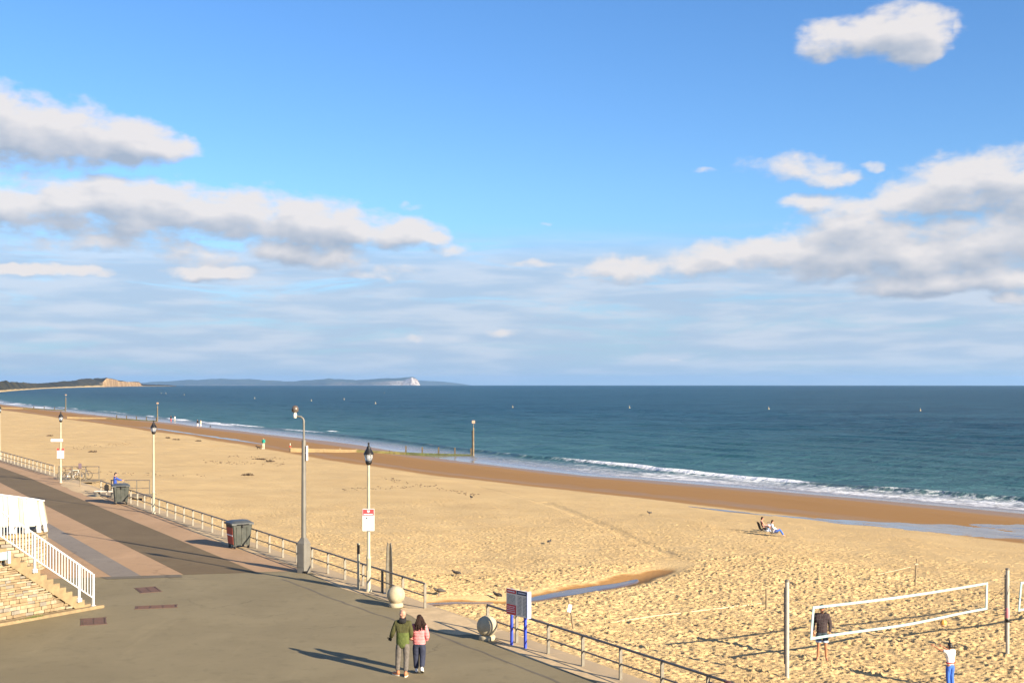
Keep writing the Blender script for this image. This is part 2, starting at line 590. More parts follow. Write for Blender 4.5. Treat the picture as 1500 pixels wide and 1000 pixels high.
def sand_material():
    t = NT('sand')
    p = t.geo()
    damp = t.attr('damp'); wet = t.attr('wet'); tread = t.attr('tread')
    g1 = t.noise(p, 0.22, 6, 0.6)
    g2 = t.noise(p, 2.6, 6, 0.65)
    g3 = t.noise(p, 38, 3, 0.7)
    dry = t.mix(t.ramp(g1, 0.32, 0.7), (0.485, 0.335, 0.160), (0.545, 0.385, 0.188))
    dry = t.mix(t.ramp(g2, 0.42, 0.75, 0, 0.35), dry, (0.47, 0.32, 0.175))
    dry = t.mix(t.ramp(g3, 0.6, 0.8, 0, 0.35), dry, (0.40, 0.27, 0.15))
    dn = t.m('ADD', damp, t.m('MULTIPLY', t.m('SUBTRACT', t.noise(p, 0.9, 6, 0.65), 0.5), 0.55))
    col = t.mix(t.ramp(dn, 0.25, 0.75), dry, (0.275, 0.148, 0.054))
    wn = t.m('ADD', wet, t.m('MULTIPLY', t.m('SUBTRACT', t.noise(t.mapping(p, (0.35, 0.35, 1)), 1.0, 5, 0.6), 0.5), 0.5))
    wf = t.ramp(wn, 0.3, 0.8)
    col = t.mix(wf, col, (0.245, 0.145, 0.068))
    rough = t.m('MULTIPLY_ADD', wf, -0.42, 0.92)
    h = t.m('ADD', t.m('MULTIPLY', t.noise(p, 7.5, 5, 0.7), 0.62), t.m('MULTIPLY', t.noise(p, 24, 3, 0.7), 0.22))
    v1 = t.m('MINIMUM', t.voro(t.mapping(p, (1, 1, 1)), 4.2), 0.36)
    h = t.m('ADD', h, t.m('MULTIPLY', v1, t.m('MULTIPLY', tread, 0.9)))
    hs = t.m('MULTIPLY', h, t.m('MULTIPLY_ADD', t.m('MAXIMUM', t.ramp(dn, 0.25, 0.8), wf), -0.86, 1.0))
    nrm = t.bump(hs, 0.85, 0.10)
    return t.set(color=col, rough=rough, normal=nrm, spec=t.m('MULTIPLY_ADD', wf, 0.5, 0.15))


def sea_material():
    t = NT('sea_water')
    p = t.geo()
    foam = t.attr('foam'); shallow = t.attr('shallow'); swash = t.attr('swash')
    rot = (0, 0, R(-20))
    a1 = t.noise(t.mapping(p, (0.35, 1.0, 1), rot), 0.020, 5, 0.6, 0.3)      # broad dark and light streaks
    a2 = t.noise(t.mapping(p, (0.5, 1.0, 1), rot), 0.16, 5, 0.6, 0.3)
    deep = t.mix(t.ramp(a1, 0.3, 0.7), (0.011, 0.048, 0.078), (0.028, 0.090, 0.124))
    deep = t.mix(t.ramp(a2, 0.42, 0.62, 0, 0.75), deep, (0.006, 0.034, 0.052))
    sh = t.mix(t.ramp(a2, 0.35, 0.7), (0.026, 0.088, 0.100), (0.058, 0.136, 0.148))
    col = t.mix(shallow, deep, sh)
    col = t.mix(t.ramp(swash, 0.0, 1.0), col, (0.27, 0.235, 0.21))
    f1 = t.noise(p, 1.1, 8, 0.7, 0.6)
    f2 = t.voro(t.mapping(p, (1, 1, 1)), 0.9, 'DISTANCE_TO_EDGE')
    fn = t.m('ADD', t.m('MULTIPLY', t.m('SUBTRACT', f1, 0.5), 1.5), t.m('MULTIPLY', t.m('SUBTRACT', 0.25, f2), 0.6))
    fm = t.m('MULTIPLY', t.ramp(t.m('ADD', foam, fn), 0.40, 0.80), t.ramp(foam, 0.35, 0.95, 0.50, 1.0))
    col = t.mix(fm, col, (0.80, 0.80, 0.82))
    h1 = t.noise(t.mapping(p, (0.55, 1.0, 1), rot), 0.55, 6, 0.62, 0.4)
    h2 = t.noise(t.mapping(p, (0.5, 1.0, 1), rot), 0.11, 4, 0.6, 0.3)
    h3 = t.noise(p, 2.4, 4, 0.6)
    h = t.m('ADD', t.m('ADD', t.m('MULTIPLY', h1, 0.55), t.m('MULTIPLY', h2, 1.2)), t.m('MULTIPLY', h3, 0.10))
    calm = t.m('MULTIPLY_ADD', swash, -0.93, 1.0)
    nrm = t.bump(t.m('MULTIPLY', h, calm), 1.0, 1.9)
    rough = t.m('MULTIPLY_ADD', fm, 0.5, t.m('MULTIPLY_ADD', swash, -0.22, 0.36))
    return t.set(color=col, rough=rough, normal=nrm, ior=1.33, spec=t.m('MULTIPLY_ADD', swash, 0.34, 0.09))


def pool_material(name, tint, rough=0.06, spec=0.5):
    t = NT(name)
    p = t.geo()
    n = t.noise(p, 1.2, 5, 0.6)
    col = t.mix(t.ramp(n, 0.3, 0.7), tuple(x * 0.8 for x in tint), tint)
    return t.set(color=col, rough=rough, ior=1.33, normal=t.bump(t.noise(t.mapping(p, (1, 2, 1)), 3.0, 4), 0.25, 0.01), spec=spec)


def tarmac_material(name, c, c2, sandy=0.0):
    t = NT(name)
    p = t.geo()
    n1 = t.noise(p, 0.28, 7, 0.62, 0.5)
    n2 = t.noise(p, 2.2, 6, 0.6)
    n3 = t.noise(p, 70, 3, 0.7)
    col = t.mix(t.ramp(n1, 0.3, 0.72), c, c2)
    col = t.mix(t.ramp(n2, 0.52, 0.75, 0, 0.45), col, tuple(x * 0.70 for x in c))
    n4 = t.noise(p, 0.9, 8, 0.7, 1.2)
    col = t.mix(t.ramp(n4, 0.56, 0.66, 0, 0.22), col, tuple(x * 0.62 for x in c))
    col = t.mix(t.ramp(n3, 0.52, 0.8, 0, 0.5), col, tuple(min(1, x * 1.5) for x in c2))
    wp = t.N.new('ShaderNodeVectorMath'); wp.operation = 'MULTIPLY_ADD'
    t.L.new(t.noise(p, 1.3, 4, 0.6, col=True), wp.inputs[0]); wp.inputs[1].default_value = (1.1, 1.1, 0); t.L.new(p, wp.inputs[2])
    ck = t.m('MULTIPLY', t.ramp(t.voro(wp.outputs[0], 0.21, 'DISTANCE_TO_EDGE'), 0.012, 0.003), t.ramp(t.noise(p, 0.13, 3), 0.50, 0.60))
    col = t.mix(t.m('MULTIPLY', ck, 0.45), col, tuple(x * 0.5 for x in c))
    sp_ = t.ramp(t.voro(p, 1.7), 0.055, 0.035)
    col = t.mix(t.m('MULTIPLY', sp_, t.ramp(t.noise(p, 0.7, 3), 0.5, 0.6, 0, 0.5)), col, tuple(x * 0.45 for x in c))
    st = t.noise(t.mapping(p, (1, 0.18, 1), (0, 0, R(-32))), 0.7, 6, 0.65, 0.4)    # worn streaks along the way people walk
    col = t.mix(t.ramp(st, 0.55, 0.72, 0, 0.28), col, tuple(min(1, x * 1.3) for x in c2))
    if sandy:
        sp = t.N.new('ShaderNodeVectorMath'); sp.operation = 'DOT_PRODUCT'
        t.L.new(p, sp.inputs[0]); sp.inputs[1].default_value = (V[0], V[1], 0)
        vv = sp.outputs['Value']
        edge = t.m('ADD', t.ramp(vv, 16.6, 19.6), t.m('MULTIPLY', t.m('SUBTRACT', t.noise(p, 0.8, 6, 0.65), 0.5), 0.9))
        col = t.mix(t.ramp(edge, 0.5, 1.15, 0, sandy), col, (0.46, 0.335, 0.20))
    return t.set(color=col, rough=0.88, normal=t.bump(t.noise(p, 55, 4, 0.7), 0.5, 0.008), spec=0.25)


M_SAND = sand_material()
M_SEA = sea_material()
M_TARMAC = tarmac_material('grey_tarmac', (0.178, 0.143, 0.082), (0.215, 0.174, 0.101), 0.55)
M_PINK = tarmac_material('pink_paving', (0.325, 0.205, 0.115), (0.375, 0.238, 0.136), 0.35)
M_BROWN = tarmac_material('brown_tarmac', (0.122, 0.086, 0.046), (0.144, 0.103, 0.056))
M_GREYSLAB = tarmac_material('grey_slabs', (0.185, 0.155, 0.128), (0.215, 0.182, 0.150))
M_PATCH = tarmac_material('dark_patch', (0.120, 0.100, 0.074), (0.140, 0.118, 0.088))
M_COPING = tarmac_material('coping_concrete', (0.27, 0.215, 0.145), (0.33, 0.255, 0.17), 0.8)
M_CONC = plain('pale_concrete', (0.37, 0.31, 0.205), 0.85, var=0.16, scale=5, bump=0.006, dirt=(0.34, 0.28, 0.19))
M_STEP = plain('step_concrete', (0.225, 0.160, 0.084), 0.9, var=0.2, scale=4, bump=0.01, dirt=(0.25, 0.18, 0.10))
M_STONES = [plain('wall_stone_' + k, c, 0.9, var=0.2, scale=5, bump=0.015, dirt=tuple(x * 0.7 for x in c)) for k, c in
            (('cream', (0.285, 0.212, 0.125)), ('buff', (0.245, 0.172, 0.095)), ('grey', (0.20, 0.172, 0.135)), ('pale', (0.315, 0.255, 0.170)), ('tan', (0.215, 0.150, 0.085)))]
M_MORTAR = plain('mortar', (0.165, 0.122, 0.075), 0.95, var=0.2, scale=6, bump=0.01)
M_WHITE = plain('white_paint', (0.60, 0.60, 0.58), 0.5, var=0.06, scale=5, dirt=(0.55, 0.52, 0.45))
M_CREAMPANEL = plain('cream_panel', (0.36, 0.335, 0.24), 0.55, var=0.08, scale=3, dirt=(0.50, 0.45, 0.32))
M_GALV = plain('galvanised_steel', (0.185, 0.165, 0.132), 0.5, 0.35, var=0.18, scale=6, dirt=(0.22, 0.17, 0.12))
M_RAILTOP = plain('dark_rail', (0.19, 0.155, 0.125), 0.5, 0.3, var=0.2, scale=7)
M_POLEGREY = plain('grey_pole_paint', (0.15, 0.138, 0.118), 0.55, 0.1, var=0.1, scale=3, dirt=(0.17, 0.15, 0.12))
M_CREAM = plain('cream_post_paint', (0.36, 0.32, 0.23), 0.5, var=0.08, scale=4, dirt=(0.45, 0.38, 0.25))
M_BLACK = plain('black_metal', (0.012, 0.011, 0.011), 0.45, 0.2, var=0.2, scale=8)
M_GREYPLASTIC = plain('grey_green_plastic', (0.038, 0.042, 0.035), 0.5, var=0.14, scale=5, dirt=(0.075, 0.07, 0.055))
M_LID = plain('grey_lid_plastic', (0.060, 0.064, 0.064), 0.42, var=0.14, scale=5)
M_REDPANEL = plain('red_panel', (0.36, 0.045, 0.022), 0.5, var=0.12, scale=6)
M_SIGNRED = plain('sign_red', (0.60, 0.045, 0.05), 0.45, var=0.05)
M_SIGNWHITE = plain('sign_white', (0.80, 0.80, 0.82), 0.4, var=0.03)
M_SIGNGREY = plain('sign_grey', (0.74, 0.65, 0.53), 0.45, var=0.04)
M_SIGNNAVY = plain('sign_navy', (0.03, 0.04, 0.10), 0.45, var=0.05)
M_SIGNINK = plain('sign_ink', (0.10, 0.10, 0.11), 0.5, var=0.05)
M_BLUELEG = plain('blue_post_paint', (0.035, 0.07, 0.50), 0.45, var=0.1)
M_PALEBLUE = plain('pale_blue_edge', (0.26, 0.29, 0.40), 0.45, var=0.05)
M_LIGHTBLUE = plain('light_blue_paint', (0.45, 0.72, 0.80), 0.45, var=0.05)
M_RUST = plain('rusty_iron', (0.098, 0.048, 0.031), 0.8, 0.0, var=0.25, scale=7, bump=0.004, dirt=(0.10, 0.04, 0.028))
M_TIMBER = plain('sea_worn_timber', (0.20, 0.150, 0.090), 0.85, var=0.25, scale=3, bump=0.012, dirt=(0.16, 0.12, 0.07))
M_DARKTIMBER = plain('wet_timber', (0.075, 0.055, 0.032), 0.8, var=0.3, scale=3, bump=0.01, dirt=(0.05, 0.055, 0.02))
M_ALGAE = plain('algae_timber', (0.060, 0.070, 0.020), 0.8, var=0.4, scale=2.0, dirt=(0.028, 0.028, 0.012))
M_YALGAE = plain('yellow_algae_timber', (0.115, 0.100, 0.030), 0.8, var=0.4, scale=1.5, dirt=(0.045, 0.045, 0.016))
M_PALEPLANK = plain('pale_plank', (0.30, 0.212, 0.105), 0.85, var=0.14, scale=1.2, dirt=(0.28, 0.22, 0.09))
M_NETPOLE = plain('net_pole_paint', (0.37, 0.34, 0.285), 0.5, var=0.1, scale=5, dirt=(0.26, 0.22, 0.16))
M_NET = plain('net_tape', (0.265, 0.385, 0.385), 0.7, var=0.06, scale=3)
M_STRING = plain('net_string', (0.10, 0.10, 0.09), 0.8, var=0.1)
M_ROPE = plain('rope', (0.22, 0.18, 0.13), 0.9, var=0.15)
M_PALEROPE = plain('pale_rope', (0.46, 0.37, 0.24), 0.9, var=0.1)
M_PINKTAPE = plain('pink_tape', (0.62, 0.22, 0.24), 0.7, var=0.08)
M_BALL = plain('orange_ball', (0.68, 0.32, 0.06), 0.5, var=0.08)
M_RUBBER = plain('black_rubber', (0.018, 0.018, 0.018), 0.8, var=0.2)
M_BIKE = plain('bike_paint', (0.03, 0.035, 0.09), 0.35, var=0.1)
M_BIKEPALE = plain('pale_bike_paint', (0.55, 0.55, 0.52), 0.35, var=0.1)
M_STEEL = plain('bright_steel', (0.55, 0.55, 0.55), 0.3, 0.9, var=0.1)
M_WEED = plain('seaweed', (0.075, 0.048, 0.026), 0.8, var=0.4, scale=20)
M_BUOY = plain('buoy_paint', (0.38, 0.31, 0.20), 0.5, var=0.1)
M_BIRD = plain('bird_plumage', (0.045, 0.038, 0.034), 0.7, var=0.3, scale=30)
M_DOG = plain('dark_fur', (0.05, 0.035, 0.025), 0.9, var=0.3, scale=30)
M_SKIN = plain('skin', (0.50, 0.25, 0.165), 0.5, var=0.1, scale=14)
M_SKIND = plain('tanned_skin', (0.40, 0.17, 0.085), 0.5, var=0.1, scale=14)
M_HAIR = plain('dark_brown_hair', (0.022, 0.011, 0.008), 0.75, var=0.5, scale=26, bump=0.004, spec=0.15)
M_HAIRBLACK = plain('black_hair', (0.010, 0.008, 0.008), 0.5, var=0.4, scale=26, bump=0.004)
M_EYE = plain('eye', (0.02, 0.015, 0.012), 0.2)


def glass_material():
    t = NT('lantern_glass')
    o = t.obj(); n = t.noise(o, 6, 3)
    return t.set(color=t.mix(n, (0.75, 0.76, 0.76), (0.9, 0.9, 0.9)), rough=0.12, trans=0.75, ior=1.1)


M_GLASS = glass_material()
def cloth(name, c, z_split=None, c_low=None, quilt=0.0, mid=None, rough=0.85):
    t = NT(name)
    o = t.obj()
    n = t.noise(o, 14, 5, 0.6)
    col = t.mix(t.ramp(n, 0.3, 0.7), tuple(x * 0.82 for x in c), tuple(min(1, x * 1.15) for x in c))
    sep = t.N.new('ShaderNodeSeparateXYZ'); t.L.new(o, sep.inputs[0])
    if z_split is not None:
        f = t.m('LESS_THAN', sep.outputs[2], z_split)
        low = t.mix(t.ramp(n, 0.3, 0.7), tuple(x * 0.82 for x in c_low), tuple(min(1, x * 1.15) for x in c_low))
        f2 = t.m('MULTIPLY', f, t.m('LESS_THAN', t.m('ABSOLUTE', sep.outputs[0]), 0.205))
        col = t.mix(f2, col, low)
    h = t.noise(o, 22, 4, 0.6)
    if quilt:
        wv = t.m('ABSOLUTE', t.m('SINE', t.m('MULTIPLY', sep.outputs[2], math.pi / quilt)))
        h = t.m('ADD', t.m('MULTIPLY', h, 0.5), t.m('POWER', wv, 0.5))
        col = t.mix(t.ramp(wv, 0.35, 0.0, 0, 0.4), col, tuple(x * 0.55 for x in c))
    fold = t.noise(t.mapping(o, (1, 1, 0.5)), 7, 4, 0.55, 0.6)
    nrm = t.bump(t.m('ADD', h, t.m('MULTIPLY', fold, 2.0)), 0.6, 0.02)
    return t.set(color=col, rough=rough, normal=nrm, spec=0.2)


# ------------------------------------------------------------------ setting: the beach sand
def axis(segs):
    """segs: list of (end, step at end); start first"""
    out = [segs[0][0]]; st = segs[0][1]
    for (end, s1) in segs[1:]:
        a = out[-1]; L_ = end - a
        s0 = st
        while out[-1] < end - 1e-6:
            f = (out[-1] - a) / L_
            out.append(out[-1] + s0 + (s1 - s0) * f)
        out[-1] = end; st = s1
    return np.array(out)


def build_sand():
    us = axis([(-160, 8), (-20, 2), (14, 0.16), (22, 0.05), (44, 0.05), (64, 0.10), (110, 0.3), (240, 1.0), (700, 5), (1500, 30)])
    vs = axis([(14.5, 0.5), (18.4, 0.2), (20, 0.055), (42, 0.055), (58, 0.13), (92, 0.30), (106, 0.8)])
    Ug, Vg = np.meshgrid(us, vs, indexing='ij')
    Z = ground_mid(Ug, Vg)
    X, Y = xy(Ug, Vg)
    w = waterline(Ug); k = (Vg - 19.5) / np.maximum(w - 19.5, 1)
    dryk = np.clip((0.66 - k) / 0.10, 0, 1) * np.clip((k - 0.0) * 60, 0, 1)
    near = (us >= 10) & (us <= 70)
    # trampled relief
    T = np.clip(1.25 - np.hypot((Ug - 29) / 20, (Vg - 31) / 14) * 0.55, 0, 1)
    sd0, _ = stream_dist(X, Y)
    dryk = dryk * np.clip((sd0 - 0.6) / 0.8, 0.1, 1)
    tread = np.clip(0.35 + 0.65 * T + (fbm(Ug / 8, Vg / 5, 41, 3) - 0.5) * 0.5, 0.15, 1) * dryk
    Z = Z + (fbm(Ug / 0.42, Vg / 0.42, 21, 3) - 0.5) * 0.035 * tread
    # separate footprints with a rim, pressed one by one
    def press(n, ulo, uhi, vlo, vhi, seed, rmin, rmax, dep):
        r_ = np.random.default_rng(seed)
        uu = r_.uniform(ulo, uhi, n); vv = r_.uniform(vlo, vhi, n)
        aa = r_.uniform(0, math.pi, n); rr = r_.uniform(rmin, rmax, n); dd = r_.uniform(0.5, 1.0, n) * dep
        for a0, b0, an, rad, de in zip(uu, vv, aa, rr, dd):
            i0, i1 = np.searchsorted(us, (a0 - rad * 3, a0 + rad * 3)); j0, j1 = np.searchsorted(vs, (b0 - rad * 3, b0 + rad * 3))
            if i1 - i0 < 2 or j1 - j0 < 2: continue
            du = Ug[i0:i1, j0:j1] - a0; dv = Vg[i0:i1, j0:j1] - b0
            ca, sa = math.cos(an), math.sin(an)
            q = ((du * ca + dv * sa) / (rad * 1.45)) ** 2 + ((-du * sa + dv * ca) / (rad * 0.8)) ** 2
            Z[i0:i1, j0:j1] += de * (-np.exp(-q * 1.4) + 0.55 * np.exp(-(np.sqrt(q) - 1.5) ** 2 * 4)) * dryk[i0:i1, j0:j1]
    press(13000, 12, 48, 19.5, 46, 1, 0.055, 0.115, 0.062)
    press(8000, 20, 64, 19.5, 52, 2, 0.06, 0.11, 0.050)
    press(4500, 36, 84, 19.5, 60, 3, 0.08, 0.13, 0.045)
    # wheel tracks and walking trails
    for (p0, p1, dep) in (((795, 735), (985, 815), 0.05), ((802, 735), (996, 815), 0.05), ((700, 712), (800, 738), 0.04)):
        A = atg(*p0); B = atg(*p1)
        dx, dy = B.x - A.x, B.y - A.y
        t = np.clip(((X - A.x) * dx + (Y - A.y) * dy) / (dx * dx + dy * dy), 0, 1)
        d = np.hypot(X - A.x - t * dx, Y - A.y - t * dy) + (vnoise(X / 2, Y / 2, 9) - 0.5) * 0.3
        Z = Z - dep * np.exp(-(d / 0.22) ** 2)
    # dampness: lower beach, run-off stream
    kk = k + (fbm(Ug / 26, Vg / 5, 61, 4) - 0.5) * 0.07
    damp = np.clip((kk - 0.635) / 0.07, 0, 1)
    sd, st = stream_dist(X, Y)
    dw = np.interp(st, np.arange(len(STREAM)), [0.55, 0.5, 0.4, 0.55, 0.8, 0.85, 0.75, 0.5, 0.3])
    sn = (fbm(X / 1.2, Y / 1.2, 77, 4) - 0.5) * 0.9
    damp = np.maximum(damp, np.clip(1.6 - sd / dw + sn, 0, 1) * np.clip((8.0 - st) / 1.6, 0, 1))
    wet = np.clip((kk - 0.83) / 0.12, 0, 1) * 0.9 + np.exp(-((kk - 0.725) / 0.035) ** 2) * 0.55
    me = grid_mesh('sand', X, Y, Z, M_SAND, {'damp': damp, 'wet': np.clip(wet, 0, 1), 'tread': np.clip(tread, 0, 1)})
    link('sand', me, kind='structure')


build_sand()

# ------------------------------------------------------------------ setting: the sea
CREST_U = [0, 72, 86, 103, 125, 171, 230, 300, 350, 500, 700]
CREST_V = [107, 98.5, 95.3, 93.2, 93.0, 93.6, 97, 97, 97.5, 99, 100]


def build_sea():
    us = axis([(-16000, 3000), (-2000, 500), (-220, 12), (-60, 2.5), (20, 1.0), (60, 0.45), (130, 0.45), (260, 1.1), (420, 2.4), (900, 12), (3000, 120), (9000, 900), (26000, 2500)])
    vs = axis([(74, 0.5), (82, 0.25), (100, 0.22), (112, 0.35), (170, 0.55), (300, 1.6), (600, 8), (1500, 60), (6000, 350), (14000, 700), (26000, 2500)])
    Ug, Vg = np.meshgrid(us, vs, indexing='ij')
    wl = waterline(np.minimum(Ug, 900))
    X, Y = xy(Ug, Vg)
    Z = -3.0 - (X * X + Y * Y) / (2 * EARTH)
    near = (Vg < 400) & (Ug > -300) & (Ug < 1400)
    c = np.interp(Ug, CREST_U, CREST_V) + (fbm(Ug / 16, Ug * 0, 5, 3) - 0.5) * 4.2
    amp = 0.34 * np.clip(0.35 + 1.1 * fbm(Ug / 20, Ug * 0 + 3, 8, 2), 0, 1.1)
    s = Vg - c
    prof = np.where(s < 0, np.exp(-(s / 0.75) ** 2), np.exp(-(s / 2.2) ** 2))
    Z = Z + near * amp * prof
    # swells further out, broken along their length
    for k, off in enumerate((9, 17, 27, 40, 58, 80)):
        ck = np.interp(Ug, CREST_U, CREST_V) + off + (fbm(Ug / 40, Ug * 0 + k, 30 + k, 3) - 0.5) * 10
        ak = 0.16 * np.clip(vnoise(Ug / 28, Ug * 0 + 7 * k, 50 + k) * 2 - 0.7, 0, 1) * (1 if off < 30 else 0.7)
        Z = Z + near * ak * np.exp(-((Vg - ck) / np.where(Vg < ck, 0.9, 2.6)) ** 2)
    Z = Z + near * (fbm(Ug / 2.5, Vg / 1.2, 70, 3) - 0.5) * 0.06 * np.clip((Vg - wl) / 8, 0, 1)
    ph = fbm(Ug / 30, Vg / 16, 91, 3)
    wv = (np.sin(Vg * 1.55 + 9 * ph + 0.12 * Ug) * 0.5 + np.sin(Vg * 0.86 - 11 * fbm(Ug / 44, Vg / 22, 92, 3) - 0.07 * Ug)) 
    Z = Z + near * wv * 0.17 * vnoise(Ug / 15, Vg / 6, 93) * np.clip((Vg - c - 2) / 10, 0, 1) * np.clip((420 - Vg) / 150, 0, 1)
    # foam: breaking crest, lace in the swash
    lump = fbm(Ug / 2.2, Vg / 1.0, 14, 3)
    brk = np.clip(fbm(Ug / 11, Ug * 0 + 1, 16, 3) * 2.4 - 0.45, 0.15, 1)
    crest = np.exp(-((s + 0.1) / np.where(s < 0, 1.0, 0.55)) ** 2) * brk * 1.15
    lace = np.clip((Vg - wl - 1.2) / 2.0, 0, 1) * np.clip((c - Vg + 0.4) / 1.5, 0, 1)
    lace = lace * (0.30 + 0.50 * fbm(Ug / 6, Vg / 1.5, 19, 4))
    edge = np.exp(-((Vg - wl - 0.9) / 0.5) ** 2) * 0.32
    extra = np.zeros_like(Ug)
    for (px, py, ln, hh) in ((487, 632, 3.0, 1.3), (320, 622, 16, 1.8), (20, 592, 28, 4), (60, 597, 24, 4), (265, 616, 9, 1.5)):
        p = at(px, py, -3.0); u0, v0 = uv(p.x, p.y)
        extra = np.maximum(extra, 1.0 * np.exp(-((Ug - u0) / ln) ** 2 - ((Vg - v0) / hh) ** 2))
    Z = Z + near * extra * 0.25
    lace = lace * np.interp(Ug, [112, 150], [1, 0.5]); crest = crest * np.interp(Ug, [125, 150, 230, 270], [1, 0.35, 0.35, 0.8])
    foam = near * np.clip(np.maximum.reduce([crest, lace, edge, extra]), 0, 1.2)
    swash = np.clip(1.15 - (Vg - wl) / 10.5, 0, 1) * near
    shallow = np.clip(1.05 - (Vg - c) / 170, 0, 1) ** 2 * near * np.clip((Vg - wl) / 6, 0, 1)
    me = grid_mesh('sea', X, Y, Z, M_SEA, {'foam': foam, 'swash': swash, 'shallow': shallow})
    link('sea', me, kind='structure')


build_sea()


# ------------------------------------------------------------------ setting: water lying on the beach
def build_pools():
    mp = pool_material('pool_water', (0.17, 0.145, 0.14))
    def pool(line, seed):
        line = np.array(line); tt = np.linspace(0, len(line) - 1, 150); ii = np.arange(len(line))
        cu = np.interp(tt, ii, line[:, 0]); cv = np.interp(tt, ii, line[:, 1]); hw = np.interp(tt, ii, line[:, 2])
        S = np.linspace(-1, 1, 25)[None]
        wob = 1 + (fbm(cu[:, None] / 3.0 + 0 * S, np.sign(S) * 5.0 + 0 * cu[:, None], seed, 3) - 0.5) * 0.8
        Ug = cu[:, None] + 0 * S; Vg = cv[:, None] + S * hw[:, None] * wob
        X, Y = xy(Ug, Vg)
        gl = ground_mid(Ug, Vg)
        Z = gl + 0.022 - 0.03 * np.abs(S) ** 4 + (fbm(Ug / 3.2, Vg / 0.7, seed + 9, 3) - 0.5) * 0.085
        Z[:, 0] = gl[:, 0] - 0.05; Z[:, -1] = gl[:, -1] - 0.05
        link('tide_pool', grid_mesh('tide_pool', X, Y, Z, mp), kind='structure')
    pool([(-30, 82, 7), (20, 81, 7.4), (40, 77.3, 7.2), (52.6, 73.2, 6.2), (58, 69.6, 4.4), (63.6, 66.0, 2.5), (69, 63.8, 1.3), (76, 62, 0.35)], 4)
    pool([(196, 67.5, 0.2), (215, 68.2, 0.9), (238, 68.6, 0.5), (262, 69.2, 0.8), (290, 69.6, 0.2)], 6)
    ms = pool_material('stream_water', (0.13, 0.095, 0.085), 0.16, 0.32)
    def run(i0, i1, wscale):
        tt = np.linspace(i0, i1, 60)
        cx = np.interp(tt, np.arange(len(STREAM)), STREAM[:, 0]); cy = np.interp(tt, np.arange(len(STREAM)), STREAM[:, 1])
        hw = np.interp(tt, np.arange(len(SW)), SW) * wscale * np.sin(np.pi * np.clip((tt - i0) / (i1 - i0), 0.0, 1)) ** 0.4
        cx = cx + (vnoise(tt * 2.2, tt * 0, 5) - 0.5) * 0.35
        tx = np.gradient(cx); ty = np.gradient(cy); ln = np.hypot(tx, ty); nx, ny = -ty / ln, tx / ln
        S = np.linspace(-1, 1, 9)
        wn = 0.75 + 0.5 * vnoise(tt[:, None] * 4, np.sign(S)[None] + 0 * tt[:, None], 8)
        X = cx[:, None] + nx[:, None] * hw[:, None] * S[None] * wn; Y = cy[:, None] + ny[:, None] * hw[:, None] * S[None] * wn
        uu, vv = uv(cx, cy)
        lvl = ground_mid(uu, vv) + 0.085
        Z = np.repeat(lvl[:, None], 9, 1)
        Z[:, 0] -= 0.05; Z[:, -1] -= 0.05
        link('stream', grid_mesh('stream', X, Y, Z, ms), kind='structure')
    run(0.0, 2.1, 0.38)
    run(2.6, 5.7, 1.0)


build_pools()


# ------------------------------------------------------------------ setting: far coast
def land_material(name, kind):
    t = NT(name)
    p = t.geo()
    sl = t.attr('cliff'); gr = t.attr('green')
    n = t.noise(p, 0.02, 6, 0.65); n2 = t.noise(t.mapping(p, (1, 1, 0.3)), 0.03, 7, 0.75)
    if kind == 'head':
        cl = t.mix(t.ramp(n2, 0.35, 0.65), (0.17, 0.10, 0.05), (0.38, 0.265, 0.15))
        g = t.mix(t.ramp(n, 0.35, 0.65), (0.018, 0.023, 0.024), (0.062, 0.056, 0.038))
        s = (0.36, 0.27, 0.155)
    else:
        cl = t.mix(t.ramp(n2, 0.4, 0.6), (0.22, 0.145, 0.11), (0.52, 0.48, 0.42))
        g = t.mix(t.ramp(t.noise(p, 0.003, 6, 0.65), 0.35, 0.65), (0.030, 0.042, 0.024), (0.075, 0.082, 0.040))
        s = (0.16, 0.13, 0.08)
    col = t.mix(t.ramp(sl, 0.3, 0.7), t.mix(t.ramp(t.m('ADD', gr, t.m('MULTIPLY', t.m('SUBTRACT', n, 0.5), 0.5)), 0.35, 0.6), s, g), cl)
    return t.set(color=col, rough=0.95, spec=0.1)


